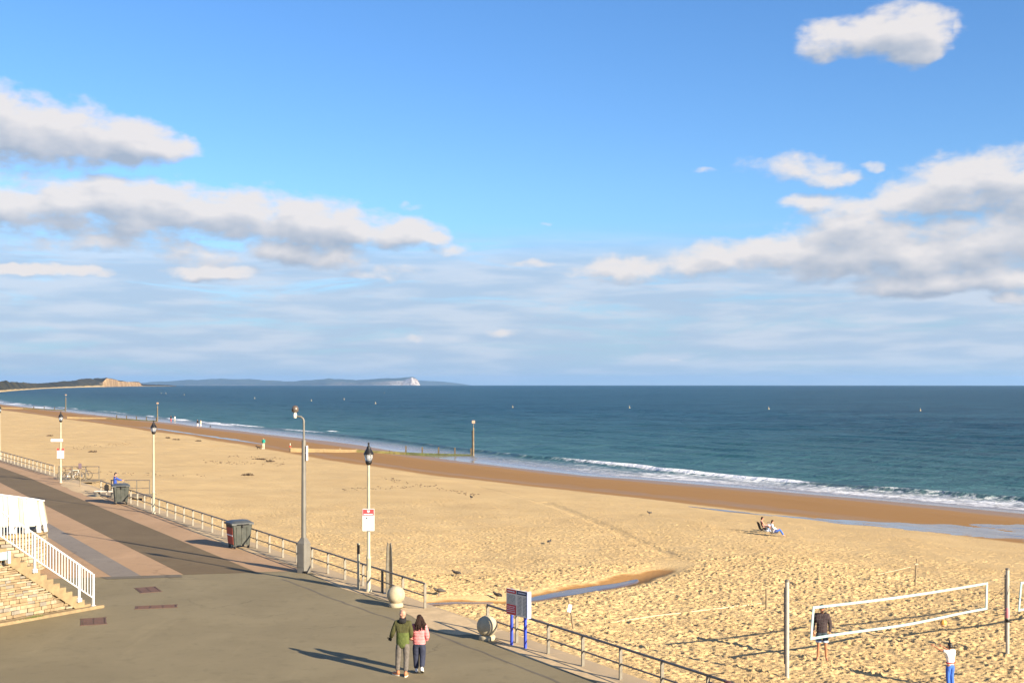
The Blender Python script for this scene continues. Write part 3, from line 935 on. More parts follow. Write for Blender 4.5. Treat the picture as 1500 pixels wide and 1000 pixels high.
def build_far_land():
    mh = land_material('headland_ground', 'head'); mi = land_material('island_ground', 'island')

    def terrain(name, prof, mat, depth, ndep, seed, cliff, rough_amp):
        """prof rows: px, photo row of the skyline, photo row of the foot (distance), slope style"""
        px = np.linspace(prof[0][0], prof[-1][0], 260)
        pxs = [r[0] for r in prof]
        sky_y = np.interp(px, pxs, [r[1] for r in prof]); dist = np.interp(px, pxs, [r[2] for r in prof])
        cl = np.interp(px, pxs, [r[3] for r in prof])
        s = np.linspace(0, 1, ndep)
        D = dist[:, None] * (1 + depth * s[None] ** 1.3)
        tan = (px - 750) / F
        X = tan[:, None] * D; Y = D
        sea = -3 - (X ** 2 + Y ** 2) / (2 * EARTH)
        top = 8 - (sky_y[:, None] - LEVEL) / F * D           # height that reaches the skyline
        ramp_soft = np.clip(s * 1.15, 0, 1) ** 0.9
        ramp_cliff = np.clip((s - 0.02) * 9, 0, 1)
        r_ = ramp_soft[None] * (1 - cl[:, None]) + ramp_cliff[None] * cl[:, None]
        nz = (fbm(X / (dist.mean() * 0.012), Y / (dist.mean() * 0.03), seed, 5, 0.6) - 0.5)
        hgt = np.maximum(top - sea, 0.2)
        Z = sea + hgt * r_ * (1 + nz * rough_amp * np.sin(np.pi * np.clip(s, 0, 1))[None]) + nz * rough_amp * 0.06 * hgt
        back = s > 0.86
        Z[:, back] = (sea - 6)[:, back]
        Z[:, 0] = sea[:, 0] - 4
        gx = np.gradient(Z, axis=1) / np.maximum(np.gradient(D, axis=1), 1e-3)
        cliffa = np.clip(cl[:, None] * np.where(s[None] < 0.16, 1, 0) + 0 * gx, 0, 1)
        green = np.clip(r_ * 5.0 - 0.3 + nz, 0, 1)
        link(name, grid_mesh(name, X, Y, Z, mat, {'cliff': cliffa, 'green': green}), kind='structure')
    # px, skyline row, distance, cliffness
    terrain('headland', [(-160, 548, 1300, 0.0), (-40, 556, 1450, 0.0), (0, 557.5, 1500, 0.0), (8, 556, 1560, 0), (14, 558.5, 1650, 0), (28, 559.5, 1850, 0.0), (50, 561, 2200, 0.0), (62, 561, 2450, 0.0), (75, 560, 2650, 0),
                         (92, 558.3, 2900, 0.05), (112, 556.5, 3200, 0.1), (119, 554.4, 3350, 0.15), (132, 553.8, 3500, 0.25), (140, 554, 3650, 0.25), (150, 553.8, 3800, 0.45), (156, 554, 3850, 1.0), (164, 554.8, 4000, 1.0), (172, 557.2, 4200, 1.0), (186, 559, 4450, 1.0), (204, 559.5, 4800, 1.0), (209, 562.6, 4900, 0.2), (246, 563.6, 5200, 0.0), (258, 564.6, 5400, 0)],
            mh, 0.10, 40, 3, 0.5, 0.5)
    terrain('island', [(205, 560.5, 24500, 0.0), (240, 558, 24200, 0.0), (275, 555.8, 24000, 0.0), (330, 554.2, 23600, 0.0), (370, 555.0, 23200, 0), (400, 557.2, 22600, 0.0), (430, 558, 22000, 0.25), (455, 556.5, 21600, 0.35), (480, 554.2, 21200, 0.35), (500, 554.6, 21000, 0.45), (522, 556.2, 20700, 0.40), (545, 554.6, 20400, 0.42),
                       (570, 553.6, 20200, 0.50), (590, 553.0, 20100, 0.60), (603, 552.6, 20000, 1.0), (608, 554.5, 20000, 1), (612, 557, 20000, 1), (614.5, 562, 20000, 1.0), (616, 566, 20000, 1)],
            mi, 0.09, 44, 9, 0.5, 0.55)
    terrain('island', [(560, 558, 27500, 0), (615, 556.8, 27500, 0), (640, 557.8, 27600, 0), (662, 559.8, 27800, 0), (680, 562.2, 28000, 0), (696, 565.5, 28000, 0)],
            mi, 0.06, 24, 19, 0.5, 0.3)


build_far_land()


# ------------------------------------------------------------------ setting: the promenade
def sheet_uv(name, poly, z, mat, n=1):
    mb = MB()
    mb.add([(*xy(*p), z) for p in poly], [tuple(range(len(poly)))])
    o = mb.build(name, mat, kind='structure')
    bm = bmesh.new(); bm.from_mesh(o.data)
    for f in bm.faces:
        if f.normal.z < 0: f.normal_flip()
    bm.to_mesh(o.data); bm.free()
    return o


def build_promenade():
    # body with a real edge to the sand
    mb = MB()
    mb.prism([xy(-90, -60), xy(-90, 18.55), xy(108, 18.45), xy(135, 17.9), xy(400, 14), xy(400, -60)][::-1], -1.2, 0.0)
    mb.build('promenade', M_TARMAC, kind='structure')
    # concrete coping along the beach edge, in cast lengths
    mb = MB()
    def cope(u0, u1, v0, v1):
        n = max(1, int((u1 - u0) / 3.6))
        for i in range(n):
            a = u0 + (u1 - u0) * i / n + 0.006; b = u0 + (u1 - u0) * (i + 1) / n - 0.006
            va = v0 + (v1 - v0) * i / n; vb = v0 + (v1 - v0) * (i + 1) / n
            mb.prism([xy(a, va), xy(a, va + 1.0), xy(b, vb + 1.0), xy(b, vb)][::-1], -0.9, 0.012 + random.uniform(-.003, .004))
    cope(-60, 33.4, 18.55, 18.52); cope(33.42, 38.0, 18.51, 18.5); cope(38.02, 108, 18.5, 18.45); cope(108.02, 170, 18.44, 16.3)
    mb.build('promenade_coping', M_COPING, kind='structure')

    def bound(v):
        return 51.1 + (48.5 - 51.1) * (v - 10.5) / 7.6        # cross joint where the tarmac ends, nearly straight across the view
        return np.interp(v, [8, 10.5, 18.1, 18.6], [51.9, 51.1, 48.5, 48.3])
    far = 330
    off = lambda v: v - 3.0
    def strip(name, v0, v1, z, mat, u0=None):
        e = 0.05 if name != 'pink_paving' else 0
        sheet_uv(name, [(bound(v0) - e, v0), (bound(v1) - e, v1), (108, v1), (far, v1 - 4.2), (far, v0 - 4.2), (108, v0)], z, mat)
    strip('pink_paving', 2.0, 18.44, 0.004, M_PINK)
    strip('brown_cycle_strip', 13.72, 16.55, 0.008, M_BROWN)
    strip('grey_slab_path', 11.0, 12.12, 0.008, M_GREYSLAB)
    sheet_uv('tarmac_patch', [(bound(10.6) - 0.7, 10.7), (bound(10.6) - 0.02, 10.6), (bound(13.6) - 0.02, 13.6), (bound(13.6) - 0.75, 13.5)], 0.012, M_PATCH)
    # tar seam that runs beside the railing
    pts = [at(414, 848), at(500, 881), at(560, 902), at(624, 922), at(720, 960), at(808, 995), at(900, 1035)]
    mb = MB()
    n = 60
    L_, R_ = [], []
    for i in range(n + 1):
        f = i / n * (len(pts) - 1); k = min(int(f), len(pts) - 2); q = pts[k].lerp(pts[k + 1], f - k)
        wob = (vnoise(np.array([i * 0.7]), np.array([0.0]), 3)[0] - 0.5) * 0.10
        d = (pts[k + 1] - pts[k]).normalized(); nn = Vector((-d.y, d.x, 0))
        wd = 0.035 + 0.02 * random.random()
        L_.append(q + nn * (wob + wd)); R_.append(q + nn * (wob - wd))
    for i in range(n):
        mb.add([(p.x, p.y, 0.004) for p in (R_[i], R_[i + 1], L_[i + 1], L_[i])], [(0, 1, 2, 3)])
    o = mb.build('tarmac_seam', M_PATCH, kind='structure')
    # sand blown over the edge of the promenade at the gap and beside the posts
    mb = MB()
    for (uc, vc, ru, rv, h) in ((35.8, 18.6, 2.6, 0.9, 0.035), (44, 18.5, 3.0, 0.4, 0.02), (60, 18.4, 7, 0.35, 0.02), (29, 18.6, 3.5, 0.4, 0.02), (96, 18.2, 6, 0.9, 0.05), (88, 17.9, 3, 0.6, 0.04)):
        n = 28; ring = []
        for a in range(n):
            an = 2 * math.pi * a / n
            rr = 0.75 + 0.5 * vnoise(np.array([math.cos(an) * 2 + uc]), np.array([math.sin(an) * 2 + vc]), 4)[0]
            ring.append((*xy(uc + ru * math.cos(an) * rr, vc + rv * math.sin(an) * rr), 0.006))
        mid = [(*xy(uc + ru * .5 * math.cos(2 * math.pi * a / n), vc + rv * .5 * math.sin(2 * math.pi * a / n)), h) for a in range(n)]
        mb.add(ring + mid + [(*xy(uc, vc), h * 1.2)], [(a, (a + 1) % n, n + (a + 1) % n, n + a) for a in range(n)] + [(n + a, n + (a + 1) % n, 2 * n) for a in range(n)], True)
    mb.build('drifted_sand', plain('drift_sand', (0.50, 0.365, 0.215), 0.95, var=0.12, scale=1.5, bump=0.02, spec=0.1), kind='structure')


build_promenade()


def manhole(px, py, su, sv_, ang, label):
    p = at(px, py, 0)
    r = thing('manhole_cover', label, 'manhole cover', (p.x, p.y, 0.0), ang, 'rusty covers set in the tarmac')
    fr = MB()
    t = 0.05
    for (c, s) in (((0, sv_ / 2, 0.006), (su + 2 * t, t, 0.012)), ((0, -sv_ / 2, 0.006), (su + 2 * t, t, 0.012)),
                   ((su / 2, 0, 0.006), (t, sv_ - t, 0.012)), ((-su / 2, 0, 0.006), (t, sv_ - t, 0.012))):
        fr.box(c, s)
    fr.build('frame', M_RUST, r)
    n = 3 if su > 1.3 else 2
    for i in range(n):
        w = (su - t - 0.02) / n
        pl = MB(); pl.box((-su / 2 + t / 2 + 0.01 + w * (i + .5), 0, 0.005), (w - 0.016, sv_ - t - 0.016, 0.010))
        for k in range(5):
            pl.box((-su / 2 + t / 2 + 0.01 + w * (i + .5), -sv_ / 2 + sv_ * (k + 1) / 6, 0.0118), (w - 0.07, 0.02, 0.004))
        pl.build('lid_plate', M_RUST, r)


manhole(217, 863.5, 0.74, 1.24, R(28), 'square rusty cover in the tarmac nearest the pink paving')
manhole(229, 888.4, 1.38, 0.55, R(14), 'long narrow rusty drain cover between two square covers')
manhole(137, 909.7, 0.76, 1.18, R(20), 'square rusty cover beside the foot of the stone stair wall')


# ------------------------------------------------------------------ railings
def railing(u0, v0, u1, v1, label, post_h=0.88, n=None, z0=0.0, z1=0.0, spacing=1.8, xyz=None):
    a = Vector((*xy(u0, v0), z0)) if xyz is None else Vector(xyz[0])
    b = Vector((*xy(u1, v1), z1)) if xyz is None else Vector(xyz[1])
    d = b - a; L_ = d.length
    rz = math.atan2(d.y, d.x)
    r = thing('railing', label, 'railing', a, rz, 'two-bar steel railings along the beach')
    n = n or max(1, round(L_ / spacing))
    H_ = post_h
    flat = math.hypot(d.x, d.y)
    zz = lambda s: (b.z - a.z) * s / flat
    mb = MB(); mb.box((0, 0, H_ / 2 - 0.05), (0.045, 0.09, H_ + 0.10 - 0.05), bevel=0.006)
    pm = mb.mesh('post', M_GALV)
    for i in range(n + 1):
        s = flat * i / n
        link('post', pm, r, loc=(s, 0, zz(s)))
    mb = MB(); mb.tube([(-0.04, 0, H_), (flat + 0.04, 0, H_ + zz(flat))], 0.036, 8); mb.build('top_rail', M_RAILTOP, r)
    mb = MB()
    for i in range(n):
        s0, s1 = flat * i / n + 0.0285, flat * (i + 1) / n - 0.0285
        mb.tube([(s0, 0, H_ * 0.5 + zz(s0)), (s1, 0, H_ * 0.5 + zz(s1))], 0.026, 8)
    mb.build('middle_rail', M_RAILTOP, r)
    return r


railing(38.1, 19.05, 90.2, 18.75, 'long two-bar steel railing running from the gap up past both bins')
railing(33.4, 18.95, 10.0, 19.05, 'two-bar steel railing behind the red and white board, nearest the volleyball court')
railing(108.7, 18.7, 152, 17.2, 'farthest two-bar steel railing, ending before the post with the white boards')


# ------------------------------------------------------------------ lamp posts
def make_lamp(loc, label):
    r = thing('lamp_post', label, 'lamp post', loc, 0, 'cream lamp posts along the beach railing')
    mb = MB(); mb.lathe([(0.12, -0.05), (0.12, 0.08), (0.085, 0.12), (0.085, 1.25), (0.095, 1.27), (0.095, 1.33), (0.068, 1.37), (0.060, 3.4), (0.050, 4.80), (0.05, 4.88)], 14)
    pole = mb.build('post', M_CREAM, r)
    mb = MB(); mb.box((0, -0.087, 0.62), (0.09, 0.012, 0.42), bevel=0.004); mb.build('access_door', M_CREAM, pole)
    mb = MB(); mb.lathe([(0.055, 4.860), (0.10, 4.904), (0.13, 4.986), (0.12, 5.015), (0.10, 5.023)], 14); mb.build('lantern_base', M_BLACK, r)
    mb = MB(); mb.lathe([(0.115, 5.023), (0.15, 5.134), (0.165, 5.260), (0.16, 5.289)], 14); gl = mb.build('lantern_glass', M_GLASS, r)
    mb = MB(); mb.lathe([(0.03, 5.030), (0.045, 5.082), (0.05, 5.171), (0.03, 5.245)], 10); mb.build('bulb', M_SIGNWHITE, gl)
    mb = MB()
    for k in range(6):
        a = k * math.pi / 3
        mb.tube([(0.118 * math.cos(a), 0.118 * math.sin(a), 5.023), (0.170 * math.cos(a), 0.170 * math.sin(a), 5.267)], 0.010, 5)
    mb.build('lantern_bars', M_BLACK, r)
    mb = MB(); mb.lathe([(0.20, 5.274), (0.197, 5.297), (0.165, 5.348), (0.125, 5.430), (0.085, 5.496), (0.075, 5.526), (0.065, 5.570), (0.035, 5.600), (0.032, 5.674), (0.045, 5.689), (0.02, 5.733)], 16)
    mb.build('lantern_roof', M_BLACK, r)
    return r


def gp(px, py):                     # a point of the promenade
    return at(px, py, 0.0)


l1 = make_lamp(gp(540, 866.5), 'nearest cream lamp post, carrying a red and white notice')
g_l = 'cream lamp posts along the beach railing'
dup(l1, gp(225, 752), 0.3, 'cream lamp post at the railing between the two bins', g_l)
dup(l1, gp(89, 707), 0.8, 'cream lamp post with white boards on it beside the parked bikes', g_l)
dup(l1, gp(-0.5, 672.5), 0.5, 'cream lamp post cut by the left edge of the photo', g_l)


def strip_text(mb, x0, x1, z, h, y, rnd, gap=0.012, word=(0.02, 0.07)):
    x = x0
    while x < x1 - 0.01:
        w = min(rnd.uniform(*word), x1 - x)
        mb.box((x + w / 2, y, z), (w, 0.002, h))
        x += w + gap


def notice_board(loc, rz, w, h, label):
    rnd = random.Random(3)
    r = thing('notice_sign', label, 'sign', loc, rz)
    mb = MB(); mb.box((0, 0, h / 2), (w, 0.02, h), bevel=0.004); mb.build('board', M_SIGNWHITE, r)
    mb = MB(); mb.box((0, -0.0125, h * 0.84), (w - 0.02, 0.003, h * 0.29)); hd = mb.build('red_header', M_SIGNRED, r)
    mb = MB()
    # white heart-shaped mark above a line of lettering
    hp = [(0, -0.055), (0.05, 0.0), (0.052, 0.03), (0.028, 0.045), (0, 0.025), (-0.028, 0.045), (-0.052, 0.03), (-0.05, 0.0)]
    mb.prism([(p[0], p[1]) for p in hp], 0, 0.003, Matrix.Translation((0, -0.0142, h * 0.885)) @ Matrix.Rotation(R(90), 4, 'X'))
    strip_text(mb, -w * 0.4, w * 0.4, h * 0.755, h * 0.035, -0.0155, rnd)
    mb.build('header_print', M_SIGNWHITE, hd)
    mb = MB()
    for k, z in enumerate((0.60, 0.55, 0.46, 0.42, 0.36, 0.32, 0.24, 0.20, 0.12)):
        x1 = rnd.uniform(0.0, 0.38)
        strip_text(mb, -w * 0.40, w * x1, h * z, h * 0.018, -0.0122, rnd)
    mb.box((-w * 0.16, -0.0122, h * 0.58), (0.07, 0.002, 0.07)); mb.box((w * 0.3, -0.0122, h * 0.10), (0.09, 0.002, 0.05))
    mb.build('printed_lines', M_SIGNINK, r, kind='stuff')
    mb = MB(); mb.box((-w / 2 - 0.012, 0.055, h / 2), (0.02, 0.10, h * 0.98), bevel=0.003); mb.build('side_plate', M_POLEGREY, r)
    for z in (0.25, 0.75):
        mb = MB(); mb.box((0, 0.04, h * z), (0.16, 0.06, 0.03)); mb.build('bracket', M_GALV, r)
    return r


p = gp(540, 866.5)
notice_board((p.x + 0.01, p.y - 0.14, 2.36), R(4), 0.44, 0.84, 'red and white notice fixed to the nearest lamp post')
p3 = gp(89, 707)
r = thing('notice_sign', 'small white board with red top corners on the farther lamp post', 'sign', (p3.x + 0.03, p3.y - 0.13, 1.98), 0)
mb = MB(); mb.box((0, 0, 0.31), (0.54, 0.02, 0.62), bevel=0.004); mb.build('board', M_SIGNWHITE, r)
for q in (-1, 1):
    mb = MB(); mb.box((q * 0.2, -0.001, 0.71), (0.16, 0.02, 0.17)); mb.build('red_corner', M_SIGNRED, r)
r = thing('arm_sign', 'white sign arm sticking out from the farther lamp post', 'sign', (p3.x, p3.y, 0), 0)
mb = MB(); mb.box((-0.28, -0.085, 3.42), (0.95, 0.03, 0.20), bevel=0.005); mb.build('board', M_SIGNWHITE, r)
mb = MB(); mb.lathe([(0.072, 3.30), (0.076, 3.31), (0.076, 3.53), (0.072, 3.54)], 10); mb.build('clamp', M_GALV, r)


# ------------------------------------------------------------------ camera mast
def camera_mast():
    p = gp(445, 838)
    r = thing('camera_mast', 'tall grey mast with a domed camera on a bent arm', 'camera mast', p, R(-28))
    mb = MB()
    w = 0.245; d = 0.21; c = 0.07
    def ring(k): return [(-w * k + c * k, -d * k), (w * k - c * k, -d * k), (w * k, -d * k + c * k), (w * k, d * k - c * k), (w * k - c * k, d * k), (-w * k + c * k, d * k), (-w * k, d * k - c * k), (-w * k, -d * k + c * k)]
    vs = []
    for k, z in ((1.0, -0.05), (1.0, 1.24), (0.42, 1.48)):
        vs += [(x, y, z) for x, y in ring(k)]
    fs = [(0, 1, 2, 3, 4, 5, 6, 7)[::-1], tuple(range(16, 24))]
    for q in range(2):
        for i in range(8):
            j = (i + 1) % 8
            fs.append((q * 8 + i, q * 8 + j, q * 8 + 8 + j, q * 8 + 8 + i))
    mb.add(vs, fs); base = mb.build('cabinet', M_POLEGREY, r)
    mb = MB(); mb.box((0, -d - 0.004, 0.72), (0.30, 0.01, 0.95), bevel=0.004); mb.build('cabinet_door', M_POLEGREY, base)
    mb = MB(); mb.tube([(0, 0, 1.44), (0, 0, 3.4), (0, 0, 5.6)], [0.105, 0.100, 0.088], 8); mb.build('pole', M_POLEGREY, r)
    mb = MB(); mb.tube([(0, 0, 5.58), (0, 0, 6.30), (0, 0, 6.42), (-0.03, -0.01, 6.5), (-0.12, -0.04, 6.58), (-0.3, -0.11, 6.6), (-0.36, -0.13, 6.6)], 0.045, 8)
    mb.build('bent_arm', M_POLEGREY, r)
    T = Matrix.Translation((-0.36, -0.13, 0))
    mb = MB(); mb.lathe([(0.05, 6.52), (0.075, 6.54), (0.075, 6.68), (0.05, 6.70), (0.045, 6.78)], 12, M=T); mb.build('camera_mount', M_SIGNGREY, r)
    mb = MB(); mb.lathe([(0.06, 6.76), (0.14, 6.80), (0.15, 6.90), (0.14, 6.96), (0.10, 7.03), (0.03, 7.06)], 16, M=T)
    hd = mb.build('camera_dome', plain('camera_dome_brown', (0.10, 0.075, 0.06), 0.3, var=0.15), r)
    mb = MB(); mb.ell((-0.36, -0.24, 6.88), (0.055, 0.06, 0.055)); mb.build('lens', M_BLACK, hd)
    mb = MB(); mb.box((0.17, 0, 5.05), (0.02, 0.10, 0.62)); mb.box((0.11, 0, 5.05), (0.1, 0.03, 0.05)); mb.build('side_plate', M_SIGNWHITE, r)
    mb = MB(); mb.box((0.19, -0.15, 0.05), (0.16, 0.14, 0.1), bevel=0.02); mb.build('foot_box', M_BLACK, r)


camera_mast()


# ------------------------------------------------------------------ wheeled bins
def make_bin(loc, rz, label):
    r = thing('wheeled_bin', label, 'bin', loc, rz, 'large wheeled bins beside the railing')
    w0, d0, w1, d1 = 0.40, 0.44, 0.50, 0.52      # half sizes at bottom and top
    z0, z1 = 0.17, 1.16
    mb = MB()
    def quadring(w, d, z, c=0.05): return [(-w + c, -d, z), (w - c, -d, z), (w, -d + c, z), (w, d - c, z), (w - c, d, z), (-w + c, d, z), (-w, d - c, z), (-w, -d + c, z)]
    vs = quadring(w0, d0, z0) + quadring(w1, d1, z1) + quadring(w1 + 0.035, d1 + 0.035, z1) + quadring(w1 + 0.035, d1 + 0.035, z1 + 0.06)
    fs = [tuple(range(7, -1, -1)), tuple(range(24, 32))]
    for q in range(3):
        for i in range(8):
            j = (i + 1) % 8
            fs.append((q * 8 + i, q * 8 + j, q * 8 + 8 + j, q * 8 + 8 + i))
    mb.add(vs, fs)
    # ribs pressed into the front and back
    for sx in (-0.26, 0.0, 0.26):
        for sy in (-1, 1):
            mb.add([(sx - .04, sy * (d0 + 0.002), z0 + .05), (sx + .04, sy * (d0 + 0.002), z0 + .05), (sx + .05, sy * (d1 + 0.0), z1 - 0.1), (sx - .05, sy * d1, z1 - 0.1),
                    (sx - .03, sy * (d0 + 0.022), z0 + .07), (sx + .03, sy * (d0 + 0.022), z0 + .07), (sx + .04, sy * (d1 + 0.016), z1 - 0.12), (sx - .04, sy * (d1 + .016), z1 - 0.12)],
                   [(4, 5, 6, 7), (0, 1, 5, 4), (1, 2, 6, 5), (2, 3, 7, 6), (3, 0, 4, 7)])
    mb.build('body', M_GREYPLASTIC, r)
    # lid: shallow dome hinged at the back
    mb = MB()
    xs = np.linspace(-w1 - 0.05, w1 + 0.05, 11); ys = np.linspace(-d1 - 0.06, d1 + 0.06, 9)
    top = []
    for x in xs:
        for y in ys:
            k = max(0, 1 - (y / (d1 + 0.06)) ** 2) ** 0.6 * max(0, 1 - (x / (w1 + 0.06)) ** 6)
            top.append((x, y, z1 + 0.075 + 0.13 * k))
    nv = len(ys)
    fs = [(i * nv + j, (i + 1) * nv + j, (i + 1) * nv + j + 1, i * nv + j + 1) for i in range(len(xs) - 1) for j in range(nv - 1)]
    mb.add(top, fs, True)
    mb.box((0, -d1 - 0.055, z1 + 0.035), (2 * w1 + 0.1, 0.02, 0.085)); mb.box((0, d1 + 0.055, z1 + 0.035), (2 * w1 + 0.1, 0.02, 0.085))
    for s in (-1, 1): mb.box((s * (w1 + 0.045), 0, z1 + 0.040), (0.02, 2 * d1 + 0.08, 0.09))
    lid = mb.build('lid', M_LID, r)
    mb = MB(); mb.box((0.0, -d1 - 0.085, z1 - 0.06), (0.07, 0.05, 0.12), bevel=0.01); mb.build('lock', M_BLACK, r)
    mb = MB(); mb.tube([(-0.3, -d1 - 0.06, z1 + 0.03), (-0.3, -d1 - 0.12, z1 + 0.03), (0.3, -d1 - 0.12, z1 + 0.03), (0.3, -d1 - 0.06, z1 + 0.03)], 0.014, 6); mb.build('lid_handle', M_BLACK, lid)
    for s in (-1, 1):
        mb = MB(); mb.tube([(s * (w1 + 0.03), 0, z1 - 0.10), (s * (w1 + 0.12), 0, z1 - 0.10)], 0.026, 8); mb.build('lifting_pin', M_GALV, r)
    for sx in (-1, 1):
        for sy in (-1, 1):
            mb = MB(); mb.box((sx * 0.34, sy * 0.36, 0.155), (0.12, 0.12, 0.04))
            for q in (-1, 1): mb.box((sx * 0.34 + q * 0.038, sy * 0.37, 0.105), (0.01, 0.07, 0.10))
            c = mb.build('castor', M_GALV, r)
            mb = MB(); mb.tube([(sx * 0.34 - 0.028, sy * 0.38, 0.095), (sx * 0.34 + 0.028, sy * 0.38, 0.095)], 0.095, 14); mb.build('wheel', M_RUBBER, c)
    return r


pb = gp(350, 801.5)
b1 = make_bin(pb, R(32), 'large grey wheeled bin with a red end panel')
pb2 = gp(177, 737.5)
b2 = dup(b1, pb2, R(22), 'plain dark grey wheeled bin farther along the railing beside the blue worker', 'large wheeled bins beside the railing')
# red panel on the end of the near bin
mb = MB()
w0, w1 = 0.402, 0.494
for (za, zb, yh0, yh1) in ((0.22, 0.62, 0.385, 0.42), (0.665, 1.02, 0.425, 0.45)):
    xa = -(w0 + (w1 - w0) * (za - 0.17) / 0.99) - 0.012; xb = -(w0 + (w1 - w0) * (zb - 0.17) / 0.99) - 0.012
    mb.add([(xa, -yh0, za), (xa, yh0, za), (xb, yh1, zb), (xb, -yh1, zb), (xa + .02, -yh0, za), (xa + .02, yh0, za), (xb + .02, yh1, zb), (xb + .02, -yh1, zb)],
           [(3, 2, 1, 0), (0, 1, 5, 4), (1, 2, 6, 5), (2, 3, 7, 6), (3, 0, 4, 7)])
rp = mb.build('end_panel', M_REDPANEL, b1)
mb = MB(); xa = -(w0 + (w1 - w0) * 0.48) - 0.012
mb.box((xa, 0, 0.643), (0.02, 0.80, 0.042)); mb.build('pale_band', M_SIGNWHITE, rp)


# ------------------------------------------------------------------ stone balls, posts, information board
def stone_ball(p, rad, label, rz=0):
    r = thing('stone_ball', label, 'bollard', p, rz, 'stone balls beside the gap in the railing')
    mb = MB(); mb.lathe([(rad * 0.80, -0.05), (rad * 0.80, 0.10), (rad * 0.74, 0.13), (rad * 0.55, 0.15)], 24); mb.build('plinth', M_CONC, r)
    mb = MB()
    mb.ell((0, 0, rad + 0.10), (rad, rad, rad), 28, 18)
    mb.build('ball', M_CONC, r)
    return r


stone_ball(gp(580, 888), 0.325, 'pale stone ball bollard beside the tall steel fins')
sb2 = stone_ball(gp(713.5, 936), 0.325, 'pale stone ball bollard beside the red and white board', 0.6)
mb = MB()
pts = []
for k in range(17):
    a = R(-78 + 156 * k / 16)
    pts.append(Vector((0.332 * math.cos(a) * math.sin(R(22)) + 0.06, -0.332 * math.cos(a) * math.cos(R(22)), 0.425 + 0.332 * math.sin(a))))
Rm = Matrix.Translation((0, 0, 0.425)) @ Matrix.Rotation(R(36), 4, 'Y') @ Matrix.Translation((0, 0, -0.425))
mb.tube([Rm @ (Vector((0, 0, 0.425)) + (q - Vector((0, 0, 0.425))).normalized() * 0.329) for q in pts], 0.009, 5)
mb.build('dark_groove', M_POLEGREY, sb2)

# tapering steel fins
p = gp(570, 869)
r = thing('steel_fin', 'tall pair of tapering steel fins standing behind the stone ball', 'post', p, R(0))
for s, ang in ((-1, 58), (1, -40)):
    mb = MB()
    w = 0.17
    c, sn = math.cos(R(ang)), math.sin(R(ang))
    th = 0.03
    def pt(a, z, o): return (a * w * c - o * sn, a * w * sn + o * c, z)
    prof = [(0.0, -0.05), (1.0, -0.05), (0.98, 0.9), (0.72, 1.75), (0.42, 1.95), (0.10, 1.90), (0.0, 1.6)]
    n = len(prof)
    vs = [pt(s * a, z, -th / 2) for a, z in prof] + [pt(s * a, z, th / 2) for a, z in prof]
    fs = [tuple(range(n)), tuple(range(2 * n - 1, n - 1, -1))] + [(i, n + i, n + (i + 1) % n, (i + 1) % n) for i in range(n)]
    mb.add(vs, fs, False, Matrix.Translation((s * 0.014, 0, 0)))
    mb.build('fin', M_GALV, r)
mb = MB(); mb.box((0, 0.0, 0.012), (0.42, 0.34, 0.024)); mb.build('base_plate', M_GALV, r)

p = gp(525, 863)
r = thing('marker_post', 'short pale post with a black band near the top at the railing', 'post', p, 0.2)
mb = MB(); mb.box((0, 0, 0.86), (0.095, 0.095, 1.78), bevel=0.01); mb.build('shaft', M_CREAM, r)
mb = MB(); mb.box((0, 0, 1.56), (0.103, 0.103, 0.36), bevel=0.006); mb.build('band', M_BLACK, r)
mb = MB(); mb.lathe([(0.07, 1.75), (0.05, 1.79), (0.01, 1.80)], 8); mb.build('cap', M_CREAM, r)


def info_board():
    a = gp(749.5, 944.5); b = gp(769.5, 949.5)
    d = (b - a); d.z = 0
    rz = math.atan2(d.y, d.x)
    mid = (a + b) / 2
    r = thing('information_board', 'red and white information board on two blue posts', 'sign', mid, rz)
    half = d.length / 2
    for s in (-1, 1):
        mb = MB(); mb.box((s * half, 0, 0.85), (0.075, 0.06, 1.76), bevel=0.008); mb.build('leg', M_BLUELEG, r)
    w, zb, zt = 0.98, 0.95, 1.74
    h = zt - zb
    mb = MB(); mb.box((0.03, -0.062, (zb + zt) / 2), (w, 0.05, h), bevel=0.006); mb.build('panel', M_SIGNGREY, r)
    mb = MB(); mb.box((0.03 + w / 2 + 0.02, -0.06, (zb + zt) / 2), (0.036, 0.16, h + 0.02), bevel=0.006); mb.build('end_frame', M_PALEBLUE, r)
    yf = -0.0885
    x0 = 0.03 - w / 2
    mb = MB(); mb.box((x0 + 0.23, yf, zt - 0.07), (0.44, 0.004, 0.12)); mb.box((x0 + 0.23, yf, zb + 0.17), (0.44, 0.004, 0.30)); rd = mb.build('red_field', M_SIGNRED, r)
    mb = MB(); mb.box((x0 + 0.72, yf, zt - 0.07), (0.48, 0.004, 0.12)); nv = mb.build('navy_field', M_SIGNNAVY, r)
    rnd = random.Random(9)
    mb = MB()
    for k in range(8):
        strip_text(mb, x0 + 0.03, x0 + 0.42, zt - 0.19 - k * 0.036, 0.016, yf + 0.001, rnd)
    for k in range(14):
        strip_text(mb, x0 + 0.52, x0 + 0.70, zt - 0.19 - k * 0.041, 0.018, yf + 0.001, rnd); strip_text(mb, x0 + 0.76, x0 + 0.94, zt - 0.19 - k * 0.041, 0.018, yf + 0.001, rnd)
    mb.build('printed_lines', M_SIGNINK, r, kind='stuff')
    mb = MB()
    strip_text(mb, x0 + 0.06, x0 + 0.38, zt - 0.07, 0.03, yf - 0.003, rnd)
    for k in range(4): strip_text(mb, x0 + 0.05, x0 + 0.40, zb + 0.26 - k * 0.055, 0.016, yf - 0.003, rnd)
    strip_text(mb, x0 + 0.54, x0 + 0.90, zt - 0.07, 0.03, yf - 0.003, rnd)
    mb.build('pale_print', M_SIGNWHITE, r)


info_board()


